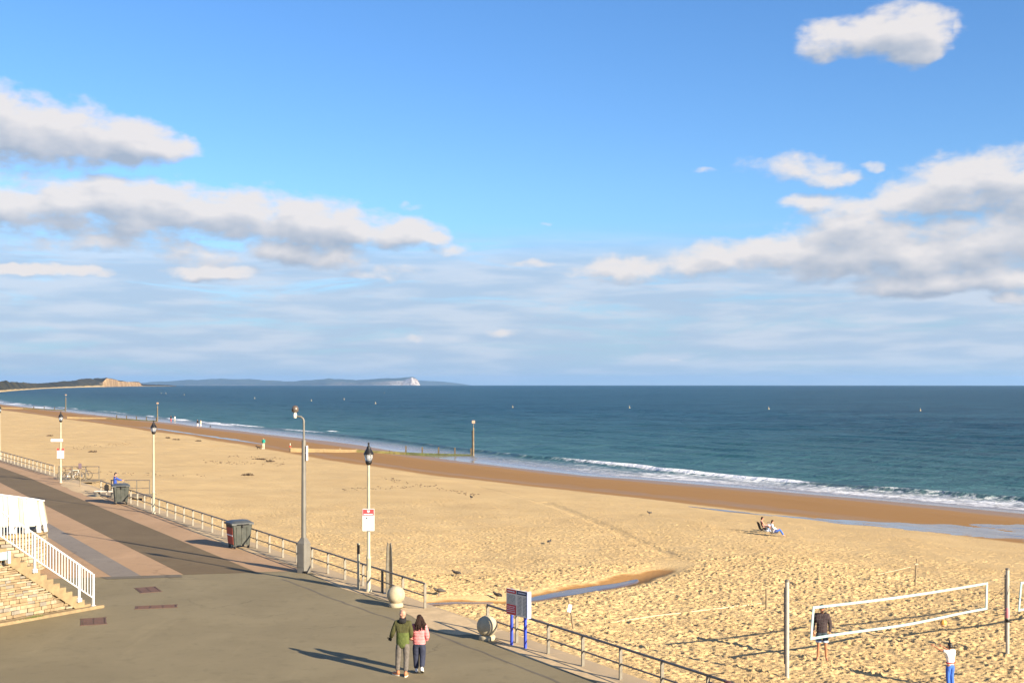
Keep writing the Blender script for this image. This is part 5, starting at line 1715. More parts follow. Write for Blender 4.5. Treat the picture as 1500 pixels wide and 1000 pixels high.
def person(label, loc, rz, height, group=None, pose=None, top=None, bottom=None, shoes=None, hair=None, skinmat=None, level=2, top_r=1.0, bot_r=1.0, leg_len=1.0, sleeve=1.0, bald=False,
           hem=None, long_hair=False, bun=False, headyaw=0.0, collar=None, hands='both', glove=None, waist=None, cap=None, skirt=None, girth=1.0):
    J = dict(STAND); J.update(pose or {})
    s = height / 1.75
    J = {k: Vector(v) * s for k, v in J.items()}
    sm = skinmat or M_SKIN
    r = thing('person', label, 'person', loc, rz, group)
    names = list(J)
    idx = {k: i for i, k in enumerate(names)}
    def scale(x, k): return tuple(q * k for q in x) if isinstance(x, tuple) else x * k
    vs, fs = skin([J[k] for k in names], [(idx[a], idx[b]) for a, b in EDGES], [scale(BODY_R[k], s * (girth if k in ('pel', 'spi', 'che') else 1)) for k in names], idx['pel'], level)
    mb = MB(); mb.add(vs, fs, True)
    # head, nose and ears belong to the same mesh
    hc = (J['hed'] + J['crn']) / 2 + Vector((0, 0.008, 0.012)) * s
    up = (J['crn'] - J['nek']).normalized()
    Rh = Vector((0, 0, 1)).rotation_difference(up).to_matrix().to_4x4() @ Matrix.Rotation(headyaw, 4, 'Z')
    H_ = Matrix.Translation(hc) @ Rh
    mb.ell((0, 0, 0.02 * s), (0.076 * s, 0.092 * s, 0.108 * s), 16, 12, H_)
    mb.ell((0, 0.025 * s, -0.055 * s), (0.056 * s, 0.062 * s, 0.062 * s), 12, 8, H_)
    mb.ell((0, 0.098 * s, -0.012 * s), (0.013 * s, 0.020 * s, 0.024 * s), 8, 6, H_)
    for q in (-1, 1): mb.ell((q * 0.077 * s, -0.005 * s, 0.0), (0.012 * s, 0.022 * s, 0.032 * s), 8, 6, H_)
    if hands in ('both', 'L') and not glove: hand_shape(mb, J['wrL'], J['wrL'] - J['elL'], 1, 0.5, s)
    if hands in ('both', 'R'): hand_shape(mb, J['wrR'], J['wrR'] - J['elR'], -1, 0.5, s)
    body = mb.build('body', sm, r)
    if level >= 2:
        for q in (-1, 1):
            e = MB(); e.ell((q * 0.03 * s, 0.084 * s, 0.018 * s), (0.012 * s, 0.010 * s, 0.007 * s), 8, 5, H_); e.build('eye', M_EYE, r)
        e = MB(); e.ell((0, 0.083 * s, -0.062 * s), (0.024 * s, 0.008 * s, 0.006 * s), 8, 5, H_); e.build('mouth', M_SKIND, r)
    if top:
        jn = ['pel', 'spi', 'che', 'nek', 'shL', 'elL', 'shR', 'elR']
        pos = {k: J[k].copy() for k in jn}
        pos['hem'] = J['pel'] + (J['pel'] - J['spi']).normalized() * (hem if hem is not None else 0.10) * s
        rad = {'hem': (.195, .135), 'pel': (.19, .135), 'spi': (.18, .13), 'che': (.185, .135), 'nek': .085, 'shL': .085, 'shR': .085, 'elL': .068, 'elR': .068}
        ed = [('hem', 'pel'), ('pel', 'spi'), ('spi', 'che'), ('che', 'nek'), ('che', 'shL'), ('che', 'shR'), ('shL', 'elL'), ('shR', 'elR')]
        if sleeve >= 1.0:
            for q in 'LR':
                pos['wr' + q] = J['wr' + q] + (J['el' + q] - J['wr' + q]).normalized() * 0.015 * s; rad['wr' + q] = 0.052
                ed.append(('el' + q, 'wr' + q))
        else:
            for q in 'LR':
                pos['el' + q] = J['sh' + q].lerp(J['el' + q], 0.62); rad['el' + q] = 0.068
        nm = list(pos); ix = {k: i for i, k in enumerate(nm)}
        vs, fs = skin([pos[k] for k in nm], [(ix[a], ix[b]) for a, b in ed], [scale(rad[k], s * top_r) for k in nm], ix['che'], level)
        mb = MB(); mb.add(vs, fs, True); mb.build('top', top, r)
    if bottom:
        pos = {'pel': J['pel'] - Vector((0, 0, 0.0)), 'wai': J['pel'] + (J['spi'] - J['pel']) * 0.35}
        rad = {'pel': (.175, .125), 'wai': (.165, .12)}
        ed = [('wai', 'pel')]
        for q in 'LR':
            pos['hi' + q] = J['hi' + q]; rad['hi' + q] = .105
            kn = J['kn' + q]; an = J['an' + q] + (J['kn' + q] - J['an' + q]).normalized() * 0.03 * s
            if leg_len < 0.5:
                pos['kn' + q] = J['hi' + q].lerp(kn, leg_len * 2); rad['kn' + q] = 0.092
                ed += [('pel', 'hi' + q), ('hi' + q, 'kn' + q)]
            else:
                pos['kn' + q] = kn; rad['kn' + q] = .075
                pos['an' + q] = an; rad['an' + q] = .064
                ed += [('pel', 'hi' + q), ('hi' + q, 'kn' + q), ('kn' + q, 'an' + q)]
        nm = list(pos); ix = {k: i for i, k in enumerate(nm)}
        vs, fs = skin([pos[k] for k in nm], [(ix[a], ix[b]) for a, b in ed], [scale(rad[k], s * bot_r) for k in nm], ix['pel'], level)
        mb = MB(); mb.add(vs, fs, True); mb.build('trousers' if leg_len >= .5 else 'shorts', bottom, r)
        if waist:
            mb = MB(); mb.lathe([(0.155 * s, J['pel'].z + 0.03 * s), (0.158 * s, J['pel'].z + 0.07 * s)], 16, M=Matrix.Diagonal((1.12 * bot_r, 0.86 * bot_r, 1, 1))); mb.build('waistband', waist, r)
    if shoes:
        for q in 'LR':
            a, t = J['an' + q], J['to' + q]
            d = t - a; d.z = 0
            if d.length < 1e-4: d = Vector((0, 1, 0))
            d.normalize()
            pitch = math.atan2((a.z - 0.085 * s) - (t.z - 0.035 * s), 0.15 * s)
            Ms = Matrix.Translation(a) @ Matrix.Rotation(math.atan2(d.y, d.x) - math.pi / 2, 4, 'Z') @ Matrix.Rotation(-pitch, 4, 'X')
            mb = MB(); mb.ell((0, 0.055 * s, -0.035 * s), (0.050 * s, 0.145 * s, 0.045 * s), 12, 8, Ms); mb.ell((0, -0.02 * s, 0.0), (0.048 * s, 0.06 * s, 0.07 * s), 10, 6, Ms)
            sh_ = mb.build('shoe', shoes[0], r)
            mb = MB(); mb.prism([(0.047 * s * math.cos(a_) , (0.055 + 0.148 * math.sin(a_)) * s) for a_ in np.linspace(0, 2 * math.pi, 14, endpoint=False)], -0.085 * s, -0.06 * s, Ms); mb.build('sole', shoes[1], sh_)
    if glove:
        mb = MB(); hand_shape(mb, J['wrL'], J['wrL'] - J['elL'], 1, 0.7, s * 1.25); mb.build('glove', glove, r)
    if collar:
        mb = MB(); c = J['nek']; mb.lathe([(0.085 * s, -0.02 * s), (0.10 * s, 0.03 * s), (0.088 * s, 0.085 * s), (0.07 * s, 0.08 * s)], 14, M=Matrix.Translation(c)); mb.ell((0, -0.075 * s, 0.0), (0.11 * s, 0.06 * s, 0.07 * s), 12, 8, Matrix.Translation(c)); mb.build('collar', collar, r)
    if hair:
        mb = MB()
        if bald:
            mb.ell((0, -0.012 * s, 0.012 * s), (0.0775 * s, 0.086 * s, 0.075 * s), 14, 8, H_)
        else:
            mb.ell((0, -0.014 * s, 0.040 * s), (0.086 * s, 0.097 * s, 0.098 * s), 16, 10, H_)
            mb.ell((0, -0.035 * s, -0.02 * s), (0.082 * s, 0.074 * s, 0.085 * s), 14, 8, H_)
        if long_hair:
            rnd = random.Random(4)
            mb.ell((0, -0.06 * s, -0.12 * s), (0.115 * s, 0.075 * s, 0.14 * s), 14, 10, H_)
            for k in range(46):
                x = rnd.uniform(-0.11, 0.125) * s; y0 = -0.07 * s - rnd.uniform(0, .055) * s
                ln = rnd.uniform(0.20, 0.36) * s; wv = rnd.uniform(-.04, .04) * s
                mb.tube([(x * 0.55, -0.05 * s, 0.06 * s), (x * 0.95, y0, -0.06 * s), (x * 1.25 + wv, y0 - 0.03 * s, -0.16 * s), (x * 1.2 - wv, y0 - 0.035 * s, -ln * 0.9), (x * 1.1 + wv * .4, y0 - 0.02 * s, -ln)], [0.026 * s, 0.03 * s, 0.027 * s, 0.018 * s, 0.004 * s], 6, M=H_)
        if bun:
            mb.ell((0, -0.02 * s, 0.165 * s), (0.035 * s, 0.035 * s, 0.045 * s), 10, 6, H_)
        mb.build('hair', hair, r)
    if cap:
        mb = MB(); mb.ell((0, -0.004 * s, 0.055 * s), (0.088 * s, 0.10 * s, 0.085 * s), 14, 8, H_); mb.ell((0, 0.115 * s, 0.055 * s), (0.07 * s, 0.06 * s, 0.010 * s), 12, 6, H_); mb.build('cap', cap, r)
    if skirt:
        mb = MB(); z = J['pel'].z
        mb.lathe([(0.24 * s, z - 0.42 * s), (0.2 * s, z - 0.2 * s), (0.13 * s, z + 0.12 * s)], 12); mb.build('skirt', skirt, r)
    return r


C_OLIVE = cloth('olive_green_jacket', (0.060, 0.058, 0.022), 1.19, (0.085, 0.105, 0.030))
C_GREYTR = cloth('grey_trousers', (0.120, 0.104, 0.090))
C_PINK = cloth('pink_puffer', (0.66, 0.215, 0.215), quilt=0.085)
C_NAVY = cloth('navy_trousers', (0.030, 0.034, 0.058))
C_DARK = cloth('dark_plum_top', (0.050, 0.034, 0.036))
C_DENIM = cloth('dark_denim', (0.045, 0.065, 0.085))
C_PALEDENIM = cloth('pale_denim_hem', (0.36, 0.42, 0.50))
C_WHITE = cloth('white_shirt', (0.76, 0.74, 0.72))
C_BLUE = cloth('blue_trousers', (0.05, 0.13, 0.46))
C_ROYAL = cloth('royal_blue_jacket', (0.03, 0.07, 0.32))
C_RED = cloth('red_cloth', (0.60, 0.05, 0.035))
C_TEAL = cloth('teal_top', (0.02, 0.26, 0.21))
C_CREAM = cloth('cream_cloth', (0.62, 0.58, 0.42))
C_BLACK = cloth('black_cloth', (0.018, 0.017, 0.018))
C_LBLUE = cloth('light_blue_shirt', (0.33, 0.42, 0.62))
M_SHOEBROWN = plain('tan_shoe', (0.40, 0.15, 0.065), 0.6, var=0.12)
M_SHOEWHITE = plain('white_shoe', (0.70, 0.68, 0.64), 0.6, var=0.08)
M_SOLE = plain('shoe_sole', (0.62, 0.55, 0.44), 0.8, var=0.1)
M_SOLEDARK = plain('dark_sole', (0.05, 0.045, 0.035), 0.8, var=0.1)
M_STUBBLE = plain('cropped_hair', (0.34, 0.185, 0.13), 0.6, var=0.12)

pm = gp(590, 988.5); pw = gp(614, 985)
g = 'couple walking on the promenade'
person('man in a two tone olive and green jacket walking beside the pink jacket', pm, R(-4), 1.78, g,
       pose={'anL': (-.14, -.02, .085), 'toL': (-.27, .08, .035), 'knL': (-.125, .01, .49), 'anR': (.10, -.13, .085), 'toR': (.11, .03, .035), 'knR': (.10, -.01, .48),
             'elL': (-.27, -.06, 1.14), 'wrL': (-.345, .09, .985), 'elR': (.225, .02, 1.13), 'wrR': (.19, .16, .98), 'crn': (-.015, .03, 1.655)},
       top=C_OLIVE, bottom=C_GREYTR, shoes=(M_SHOEBROWN, M_SOLE), hair=M_STUBBLE, bald=True, headyaw=R(55), collar=C_BLACK, glove=C_BLACK, hands='R', hem=0.25, top_r=1.04, bot_r=1.10)
person('woman with long dark hair in a pink puffer jacket', pw, R(-2), 1.60, g,
       pose={'anL': (-.09, .05, .085), 'toL': (-.11, .20, .035), 'knL': (-.10, .05, .49), 'anR': (.105, -.18, .16), 'toR': (.115, -.05, .045), 'knR': (.10, .02, .48),
             'elL': (-.25, -.05, 1.12), 'wrL': (-.20, .10, .96), 'elR': (.255, -.06, 1.12), 'wrR': (.20, .09, .95)},
       top=C_PINK, bottom=C_NAVY, shoes=(M_SHOEWHITE, M_SOLEDARK), hair=M_HAIR, long_hair=True, headyaw=R(20), hands=None, hem=0.13, top_r=1.12, bot_r=1.30)

# beach volleyball players
gq = atg(1204, 967)
r = person('barefoot man in a dark long sleeved top and denim shorts behind the net', gq, R(165), 1.76, None,
           pose={'anL': (-.13, -.04, .085), 'toL': (-.17, .11, .035), 'knL': (-.115, .0, .49), 'anR': (.13, .03, .085), 'toR': (.16, .18, .035), 'elL': (-.25, -.05, 1.13), 'wrL': (-.235, .06, .90), 'elR': (.26, -.04, 1.13), 'wrR': (.24, .08, .91)},
           top=C_DARK, bottom=C_DENIM, leg_len=0.40, skinmat=M_SKIND, hair=M_HAIRBLACK, cap=C_BLACK, hem=0.10, bot_r=1.06)
mb = MB()
for q in (-1, 1): mb.lathe([(0.098, 0.585), (0.100, 0.60), (0.098, 0.645)], 14, M=Matrix.Translation((q * 0.098, 0.018, 0)))
mb.build('shorts_hem', C_PALEDENIM, r)
gk = atg(1392, 1008)
person('child in a white shirt and blue trousers reaching up towards the orange ball', gk, R(28), 1.30, None,
       pose={'elL': (-.33, .18, 1.47), 'wrL': (-.46, .36, 1.60), 'elR': (.22, .26, 1.38), 'wrR': (.06, .44, 1.52), 'shL': (-.18, .0, 1.42), 'shR': (.18, .0, 1.42)},
       top=C_WHITE, bottom=C_BLUE, shoes=(M_SHOEWHITE, M_SOLEDARK), hair=M_HAIRBLACK, bun=True, skinmat=M_SKIND, sleeve=0.6, hem=0.02, waist=C_RED, bot_r=1.12, top_r=0.95)

# worker behind the far bin
pwk = gp(168.5, 727)
person('worker in a royal blue jacket leaning over the farther bin', (pwk.x, pwk.y, 0), R(-70), 1.70, None,
       pose={'crn': (.0, .06, 1.65), 'elR': (.20, .26, 1.24), 'wrR': (.16, .50, 1.18), 'elL': (-.23, .02, 1.13), 'wrL': (-.21, .14, .93)},
       top=C_ROYAL, bottom=C_NAVY, shoes=(C_BLACK, M_SOLEDARK), hair=M_HAIRBLACK, level=1)


# two sitters on low chairs
def beach_chair(loc, rz, mat, label):
    r = thing('beach_chair', label, 'beach chair', loc, rz, 'low beach chairs on the open sand')
    r.scale = (0.86, 0.86, 0.84)
    mb = MB(); mb.box((0, 0.05, 0.27), (0.56, 0.52, 0.03), rot=Matrix.Rotation(R(6), 4, 'X')); mb.build('seat', mat, r)
    mb = MB(); mb.box((0, -0.31, 0.54), (0.56, 0.03, 0.58), rot=Matrix.Rotation(R(18), 4, 'X'), bevel=0.008); mb.build('backrest', mat, r)
    for s in (-1, 1):
        mb = MB(); mb.tube([(s * 0.29, 0.32, -0.05), (s * 0.29, -0.1, 0.30), (s * 0.29, -0.40, 0.82)], 0.014, 6); mb.tube([(s * 0.29, -0.42, -0.05), (s * 0.29, 0.3, 0.29)], 0.014, 6); mb.build('frame', M_GALV, r)
        mb = MB(); mb.box((s * 0.30, -0.02, 0.46), (0.05, 0.42, 0.03), bevel=0.006); mb.tube([(s * .3, .14, .2), (s * .3, .16, .45)], 0.012, 6); mb.build('armrest', M_TIMBER, r)


SIT = {'pel': (0, 0, .36), 'spi': (0, -.07, .53), 'che': (0, -.12, .73), 'nek': (0, -.12, .88), 'hed': (0, -.09, .98), 'crn': (0, -.07, 1.07),
       'shL': (-.18, -.12, .82), 'elL': (-.27, .0, .57), 'wrL': (-.20, .22, .56), 'shR': (.18, -.12, .82), 'elR': (.27, .0, .57), 'wrR': (.20, .22, .56),
       'hiL': (-.10, .06, .35), 'knL': (-.15, .46, .48), 'anL': (-.14, .70, .09), 'toL': (-.15, .84, .04), 'hiR': (.10, .06, .35), 'knR': (.15, .46, .48), 'anR': (.14, .70, .09), 'toR': (.15, .84, .04)}
q1 = atg(1118, 780); q2 = atg(1133, 785)
beach_chair(q1, R(-84), C_BLACK, 'black low beach chair, left one of the pair on the sand')
beach_chair(q2, R(-98), C_NAVY, 'navy low beach chair, right one of the pair on the sand')
person('sunburnt person lounging on the black beach chair', q1, R(-84), 1.52, 'pair sitting on the open sand', pose=SIT, top=None, bottom=C_NAVY, leg_len=0.45, hair=M_HAIR, skinmat=plain('sunburnt_skin', (0.56, 0.25, 0.17), 0.5), level=1)
person('person in a white shirt sitting on the navy beach chair', q2, R(-98), 1.50, 'pair sitting on the open sand', pose=SIT, top=C_WHITE, bottom=C_BLUE, leg_len=0.9, hair=M_HAIR, level=1)
mb = MB(); q3 = atg(1126, 778)
r = thing('beach_bag', 'pale blue bag on the sand between the two beach chairs', 'bag', q3, 0.4)
mb = MB(); mb.box((0, 0, 0.22), (0.5, 0.28, 0.46), bevel=0.08); mb.build('bag_body', C_LBLUE, r)
mb = MB(); mb.tube([(-.15, 0, .43), (-.1, 0, .6), (.1, 0, .6), (.15, 0, .43)], 0.014, 6); mb.build('handle', C_NAVY, r)

# people far along the shore
g = 'walkers at the water\'s edge'
q = atg(386, 657); q.z = max(q.z, -3)
person('walker in a teal top above the groyne', q, R(160), 1.72, None, top=C_TEAL, bottom=C_CREAM, hair=M_HAIR, level=1, shoes=(M_SHOEWHITE, M_SOLE), top_r=1.2)
q = atg(425, 658)
person('small child in a cream top and red skirt near the groyne', q, R(100), 1.15, None, top=C_CREAM, bottom=C_RED, skirt=C_RED, leg_len=0.4, hair=M_HAIR, level=1)
for (px, py, tp, bt, lab, h) in ((250.5, 617.5, C_BLACK, C_RED, 'walker in black at the water beyond the second groyne marker', 1.75), (256, 617.5, C_WHITE, C_CREAM, 'walker in white at the water beside the one in black', 1.7),
                                 (289.5, 625, C_BLACK, C_WHITE, 'walker in a black top and white trousers in the shallows', 1.8), (294, 625, C_CREAM, C_WHITE, 'walker all in pale clothes in the shallows', 1.75)):
    q = atg(px, py); q = at(px, py, max(q.z, -3.05))
    person(lab, q, R(150), h, g, top=tp, bottom=bt, hair=M_HAIR, level=1)


def dog(loc, rz, label, size=0.55):
    r = thing('dog', label, 'dog', loc, rz, 'dogs on the beach')
    s = size / 0.55
    P = [(0, .0, .38), (0, .22, .40), (0, .36, .44), (0, .44, .56), (0, .56, .57), (0, .66, .54), (0, -.22, .40), (0, -.34, .43), (0, -.48, .55),
         (.08, .24, .36), (.08, .22, .20), (.08, .24, .03), (-.08, .24, .36), (-.08, .22, .20), (-.08, .24, .03),
         (.08, -.24, .36), (.09, -.19, .24), (.09, -.29, .15), (.09, -.25, .03), (-.08, -.24, .36), (-.09, -.19, .24), (-.09, -.29, .15), (-.09, -.25, .03)]
    E = [(0, 1), (1, 2), (2, 3), (3, 4), (4, 5), (0, 6), (6, 7), (7, 8), (1, 9), (9, 10), (10, 11), (1, 12), (12, 13), (13, 14), (6, 15), (15, 16), (16, 17), (17, 18), (6, 19), (19, 20), (20, 21), (21, 22)]
    Rr = [.10, .12, .09, .07, .065, .035, .09, .03, .015, .05, .03, .025, .05, .03, .025, .06, .04, .025, .025, .06, .04, .025, .025]
    vs, fs = skin([Vector(p_) * s for p_ in P], E, [x * s for x in Rr], 0, 1)
    mb = MB(); mb.add(vs, fs, True)
    for q_ in (-1, 1): mb.ell((q_ * 0.05 * s, 0.43 * s, 0.60 * s), (0.015 * s, 0.03 * s, 0.05 * s), 8, 6)
    mb.build('body', M_DOG, r)


dog(atg(379, 658.5), R(60), 'small dark dog beside the walker in teal')
dog(at(308, 626.5, -3.02), R(200), 'small dark dog in the shallows right of the pale walkers')


# ------------------------------------------------------------------ bikes, bench and rails at the beach steps
def make_bike(loc, rz, lean, label, paint, group='bicycles parked by the railing'):
    r = thing('bicycle', label, 'bicycle', loc, rz, group)
    r.rotation_euler = (lean, 0, rz)
    WR = 0.34; wb = 1.05
    # local x = forward
    for x in (0.0, wb):
        mb = MB(); mb.tube([(x + WR * math.cos(a), 0, WR + WR * math.sin(a)) for a in np.linspace(0, 2 * math.pi, 29)], 0.021, 6, False); w = mb.build('wheel', M_RUBBER, r)
        mb = MB()
        for k in range(12):
            a = k * math.pi / 6; mb.tube([(x, 0.02 * (-1) ** k, WR), (x + (WR - 0.02) * math.cos(a), 0, WR + (WR - 0.02) * math.sin(a))], 0.002, 3, False)
        mb.tube([(x, -0.05, WR), (x, 0.05, WR)], 0.022, 8); mb.build('spokes', M_STEEL, w)
    bb = (0.43, 0, 0.28); st = (0.30, 0, 0.78); hd = (0.88, 0, 0.80); hb = (0.91, 0, 0.66)
    mb = MB()
    for a, b, rd in ((bb, st, .017), (st, hd, .017), (hb, bb, .02), (hd, hb, .022), (bb, (0, .05, WR), .01), (bb, (0, -.05, WR), .01), (st, (0, .05, WR), .009), (st, (0, -.05, WR), .009)):
        mb.tube([a, b], rd, 7)
    mb.build('frame', paint, r)
    mb = MB()
    for s in (-1, 1): mb.tube([(0.915, s * 0.045, 0.64), (wb - 0.02, s * 0.05, WR + 0.05), (wb, s * 0.05, WR)], 0.011, 6)
    mb.tube([(0.915, -.05, .645), (0.915, .05, .645)], 0.014, 6); mb.build('fork', paint, r)
    mb = MB(); mb.tube([(hd[0], 0, hd[2]), (0.855, 0, 0.96)], 0.014, 6); mb.tube([(0.76, -0.31, 1.03), (0.85, -0.22, 1.0), (0.87, 0, 0.97), (0.85, 0.22, 1.0), (0.76, 0.31, 1.03)], 0.012, 6); h = mb.build('handlebar', M_BLACK, r)
    for s in (-1, 1):
        mb = MB(); mb.tube([(0.79, s * 0.28, 1.02), (0.73, s * 0.33, 1.04)], 0.018, 6); mb.build('grip', M_RUBBER, h)
    mb = MB(); mb.tube([st, (0.275, 0, 0.90)], 0.013, 6); mb.ell((0.24, 0, 0.93), (0.14, 0.075, 0.03), 12, 6); mb.build('saddle', plain('maroon_saddle', (0.10, 0.03, 0.025), 0.6), r)
    mb = MB(); mb.tube([(bb[0], -0.05, bb[2]), (bb[0], -0.055, bb[2])], 0.09, 14); mb.tube([(bb[0], -.07, bb[2]), (bb[0] + .11, -.07, bb[2] - .13)], .01, 5); mb.tube([(bb[0], .07, bb[2]), (bb[0] - .11, .07, bb[2] + .13)], .01, 5)
    mb.box((bb[0] + .11, -.115, bb[2] - .13), (.08, .08, .02)); mb.box((bb[0] - .11, .115, bb[2] + .13), (.08, .08, .02)); mb.build('crank', M_STEEL, r)
    return r


ang_up = math.atan2(U[1], U[0])           # heading up the coast
make_bike(Vector((*xy(21.45, 18.72), 0.012)), ang_up, R(6), 'dark bicycle leaning on the railing at the bottom edge', M_BIKE)
for k, (px, py, rz, paint, lab) in enumerate(((99, 702, 0.2, M_BIKE, 'dark bicycle parked nearest the lamp post with white boards'), (107, 703, 0.5, M_BIKEPALE, 'pale bicycle parked in the middle beside the small dark sign'), (122, 701, -0.2, M_BIKE, 'dark bicycle parked just right of the small dark sign'))):
    q = gp(px, py); make_bike((q.x - 0.5, q.y, 0.01), rz, R(5), lab, paint)


def deck_rail(px0, px1, yb, yt, label, posts, zg=-0.0):
    a = gp(px0, yb); b = gp(px1, yb)
    return railing(0, 0, 0, 0, label, post_h=(yb - yt) / F * a.y, n=posts, xyz=((a.x, a.y, zg), (b.x, b.y, zg)))


def access_deck(px0, px1, yb, label):
    a = gp(px0, yb); b = gp(px1, yb)
    w = (b - a).length; r = thing('beach_deck', label, 'deck', (a + b) / 2 + Vector((0, -0.2, 0)), 0)
    n = 12
    for k in range(n):
        mb = MB(); mb.box((0, -1.3 + 2.6 * (k + .5) / n, -0.03), (w + 0.3, 2.6 / n - 0.02, 0.06)); mb.build('plank', M_TIMBER, r)
    for s in (-1, 0, 1):
        mb = MB(); mb.box((s * w * 0.48, 0, -0.5), (0.14, 2.5, 0.85)); mb.build('bearer', M_TIMBER, r)


deck_rail(86, 145, 703, 683, 'two-bar railing on the beach deck behind the parked bikes', 3)
deck_rail(163, 219, 726, 703, 'two-bar railing on the beach deck behind the blue worker', 3)
access_deck(92, 146, 703, 'low timber deck behind the parked bikes')
access_deck(160, 220, 725, 'low timber deck behind the blue worker')
# small dark sign on a post between the bikes
q = gp(117.5, 713)
r = thing('post_sign', 'small dark sign on a thin post among the parked bikes', 'sign', q, 0)
mb = MB(); mb.tube([(0, 0, -.05), (0, 0, 1.9)], 0.04, 8); mb.build('post', M_TIMBER, r)
mb = MB(); mb.box((0, -0.05, 1.62), (0.24, 0.03, 0.40), bevel=0.01); mb.build('plate', plain('dark_purple_sign', (0.14, 0.10, 0.12), 0.5), r)
# low bench with a dark bag
q = gp(155, 728)
r = thing('bench', 'low grey bench left of the blue worker', 'bench', q, R(-10))
for k in range(3):
    mb = MB(); mb.box((0, -0.16 + 0.16 * k, 0.42), (1.5, 0.14, 0.05), bevel=0.008); mb.build('slat', M_SIGNGREY, r)
for s in (-1, 1):
    mb = MB(); mb.box((s * 0.6, 0, 0.19), (0.10, 0.42, 0.41)); mb.build('leg', M_POLEGREY, r)
r = thing('rucksack', 'dark rucksack standing on the low grey bench', 'rucksack', (q.x + 0.05, q.y, 0.447), 0.2)
mb = MB(); mb.box((0, 0, 0.22), (0.28, 0.2, 0.44), bevel=0.06); mb.build('sack', C_BLACK, r)
mb = MB(); mb.tube([(-.04, 0, .43), (-.03, 0, .49), (.03, 0, .49), (.04, 0, .43)], .012, 5); mb.build('grab_loop', C_BLACK, r)


# ------------------------------------------------------------------ buoys, birds, weed
bm_ = None
def buoy(px, py, label, h=1.5):
    global bm_
    p = at(px, py, -3.0)
    p.z = -3.0 - (p.x ** 2 + p.y ** 2) / (2 * EARTH)
    if bm_ is None:
        r = thing('buoy', label, 'buoy', p, 0, 'swimming zone buoys on the sea')
        mb = MB(); mb.lathe([(0.08, -0.2), (0.34, -0.1), (0.36, 0.15), (0.27, 0.3), (0.13, 0.4)], 14); mb.build('float', M_BUOY, r)
        mb = MB(); mb.lathe([(0.13, 0.38), (0.09, 0.8), (0.08, 0.95)], 10); mb.build('mast', M_BUOY, r)
        mb = MB(); mb.ell((0, 0, 1.03), (0.10, 0.10, 0.10)); mb.build('topmark', M_BUOY, r)
        bm_ = r
    else:
        dup(bm_, p, 0, label, 'swimming zone buoys on the sea')


for (px, py, lab) in ((751, 597, 'pale buoy on the sea right of the nearest groyne marker'), (922, 597.5, 'pale buoy on the open sea left of the one above the seated pair'), (1126, 599, 'pale buoy on the sea above the seated pair'),
                      (1348, 601.5, 'pale buoy farthest right on the sea'), (550, 591, 'pale buoy on the sea above the nearest lamp post'), (456, 587, 'pale buoy on the sea just right of the camera dome'),
                      (373, 583.5, 'pale buoy on the sea left of the camera mast'), (563, 575.5, 'pale buoy far out below the white cliffs'), (504, 585, 'pale buoy far out between the mast and the nearest lamp post'),
                      (270, 578.5, 'pale buoy far out right of a close pair of buoys'), (236, 575.8, 'left one of a close pair of far pale buoys'), (243, 576.2, 'right one of a close pair of far pale buoys')):
    buoy(px, py, lab)


def bird(px, py, rz, label, s=1.0):
    g_ = atg(px, py)
    r = thing('bird', label, 'bird', g_ + Vector((0, 0, 0.0)), rz, 'dark birds standing on the sand')
    P = [(0, 0, .20), (0, .10, .23), (0, .16, .29), (0, .20, .30), (0, -.12, .18), (0, -.26, .16)]
    vs, fs = skin([Vector(p_) * s * 1.15 for p_ in P], [(0, 1), (1, 2), (2, 3), (0, 4), (4, 5)], [(.075 * s, .08 * s), .06 * s, .045 * s, .03 * s, (.055 * s, .05 * s), (.035 * s, .012 * s)], 0, 1)
    mb = MB(); mb.add(vs, fs, True); mb.tube([Vector((0, .225, .345)) * s, Vector((0, .29, .33)) * s], [.014 * s, .003], 6); mb.build('body', M_BIRD, r)
    for q_ in (-1, 1):
        mb = MB(); mb.ell((q_ * 0.075 * s, -0.08 * s, 0.24 * s), (0.02 * s, 0.18 * s, 0.06 * s), 10, 6, rot=Matrix.Rotation(R(10), 4, 'X')); mb.build('wing', M_BIRD, r)
        mb = MB(); mb.tube([(q_ * .03 * s, 0, .18 * s), (q_ * .03 * s, .01, -0.01), (q_ * .03 * s, .05 * s, -0.005)], .008 * s, 5); mb.build('leg', M_BIKE, r)


for (px, py, rz, lab, s) in ((643, 873, 1.9, 'dark bird on the sand beside the stream end, nearest the gap', 1.0), (668, 845, 1.2, 'dark bird on the sand behind the couple', 0.9), (805, 797, -0.6, 'dark bird on the open sand right of the middle', 0.8),
                             (951, 754.5, 2.2, 'dark bird on the upper sand left of the seated pair', 0.9), (690, 731, 0.4, 'dark bird on the sand below the groyne marker', 0.9), (728, 878, 0.9, 'dark bird on the sand just left of the red and white board', 0.9)):
    bird(px, py, rz, lab, s)


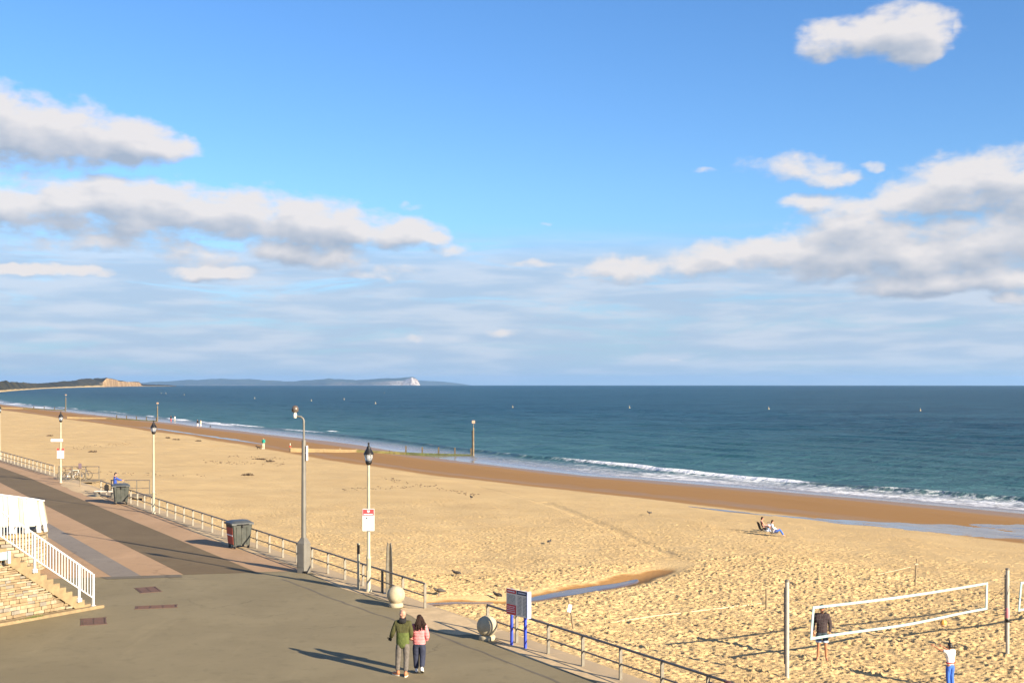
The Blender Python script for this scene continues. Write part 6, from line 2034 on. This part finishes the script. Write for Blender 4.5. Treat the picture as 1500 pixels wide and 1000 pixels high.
def weed(px, py, n, spread, label, blades=26):
    rnd = random.Random(int(px * 7 + py))
    g_ = atg(px, py)
    mb = MB()
    for k in range(blades):
        a = rnd.uniform(0, 6.28); x = rnd.gauss(0, spread); y = rnd.gauss(0, spread * 0.7)
        h = rnd.uniform(0.05, 0.2)
        zz = gz(g_.x + x, g_.y + y) - g_.z
        mb.tube([(x, y, zz - 0.02), (x + 0.12 * math.cos(a), y + 0.12 * math.sin(a), zz + h), (x + 0.30 * math.cos(a), y + 0.30 * math.sin(a), zz + 0.02)], [0.04, 0.055, 0.02], 5)
    mb.build('seaweed_clump', M_WEED, None, label=label, cat='seaweed', group='seaweed clumps washed up on the sand', loc=g_)


for (px, py, lab, sp) in ((382, 673, 'seaweed clump on the sand left of the camera mast', 0.5), (396, 676, 'low seaweed clump just right of a larger one', 0.3), (363, 696, 'seaweed clump alone on the sand above the red bin', 0.3),
                          (258, 644, 'seaweed clump on the sand right of the second lamp post', 0.5), (246, 641.5, 'small seaweed clump beside a larger one near the second lantern', 0.3), (291, 646, 'small seaweed clump farther right near the wet sand', 0.3), (135, 662, 'small seaweed clump on the sand between two lamp posts', 0.3), (73, 638.5, 'small seaweed clump left of the farther lamp post', 0.25)):
    weed(px, py, 0, sp * 0.7, lab)

# wrack line: scraps nobody could count
mb = MB(); rnd = random.Random(12)
for (x0, y0, x1, y1, n) in ((300, 676, 420, 680, 90), (100, 656, 190, 650, 60), (330, 668, 420, 672, 50), (500, 716, 640, 712, 60), (560, 700, 700, 726, 60), (120, 690, 330, 700, 40)):
    for k in range(n):
        f = rnd.random()
        g_ = atg(x0 + (x1 - x0) * f + rnd.gauss(0, 3), y0 + (y1 - y0) * f + rnd.gauss(0, 1.2))
        a = rnd.uniform(0, 3.14); l_ = rnd.uniform(0.04, 0.15)
        mb.ell((g_.x, g_.y, g_.z + 0.015), (l_, l_ * rnd.uniform(.2, .5), 0.03), 6, 4, rot=Matrix.Rotation(a, 4, 'Z'))
o = mb.build('wrack_line', M_WEED, None, kind='stuff')


# ------------------------------------------------------------------ haze
def build_haze():
    t = NT('haze_air')
    t.N.remove(t.bsdf)
    pv = t.N.new('ShaderNodeVolumePrincipled')
    pv.inputs['Color'].default_value = (0.36, 0.62, 1.0, 1)
    pv.inputs['Density'].default_value = HAZE
    pv.inputs['Anisotropy'].default_value = 0.2
    t.L.new(pv.outputs[0], t.out.inputs['Volume'])
    mb = MB()
    mb.box((0, 8000, 40), (64000, 56000, 320))
    mb.build('haze', t.mat, None, kind='stuff')


HAZE = 3.2e-5
build_haze()
scene.cycles.volume_bounces = 0
scene.cycles.max_bounces = 6
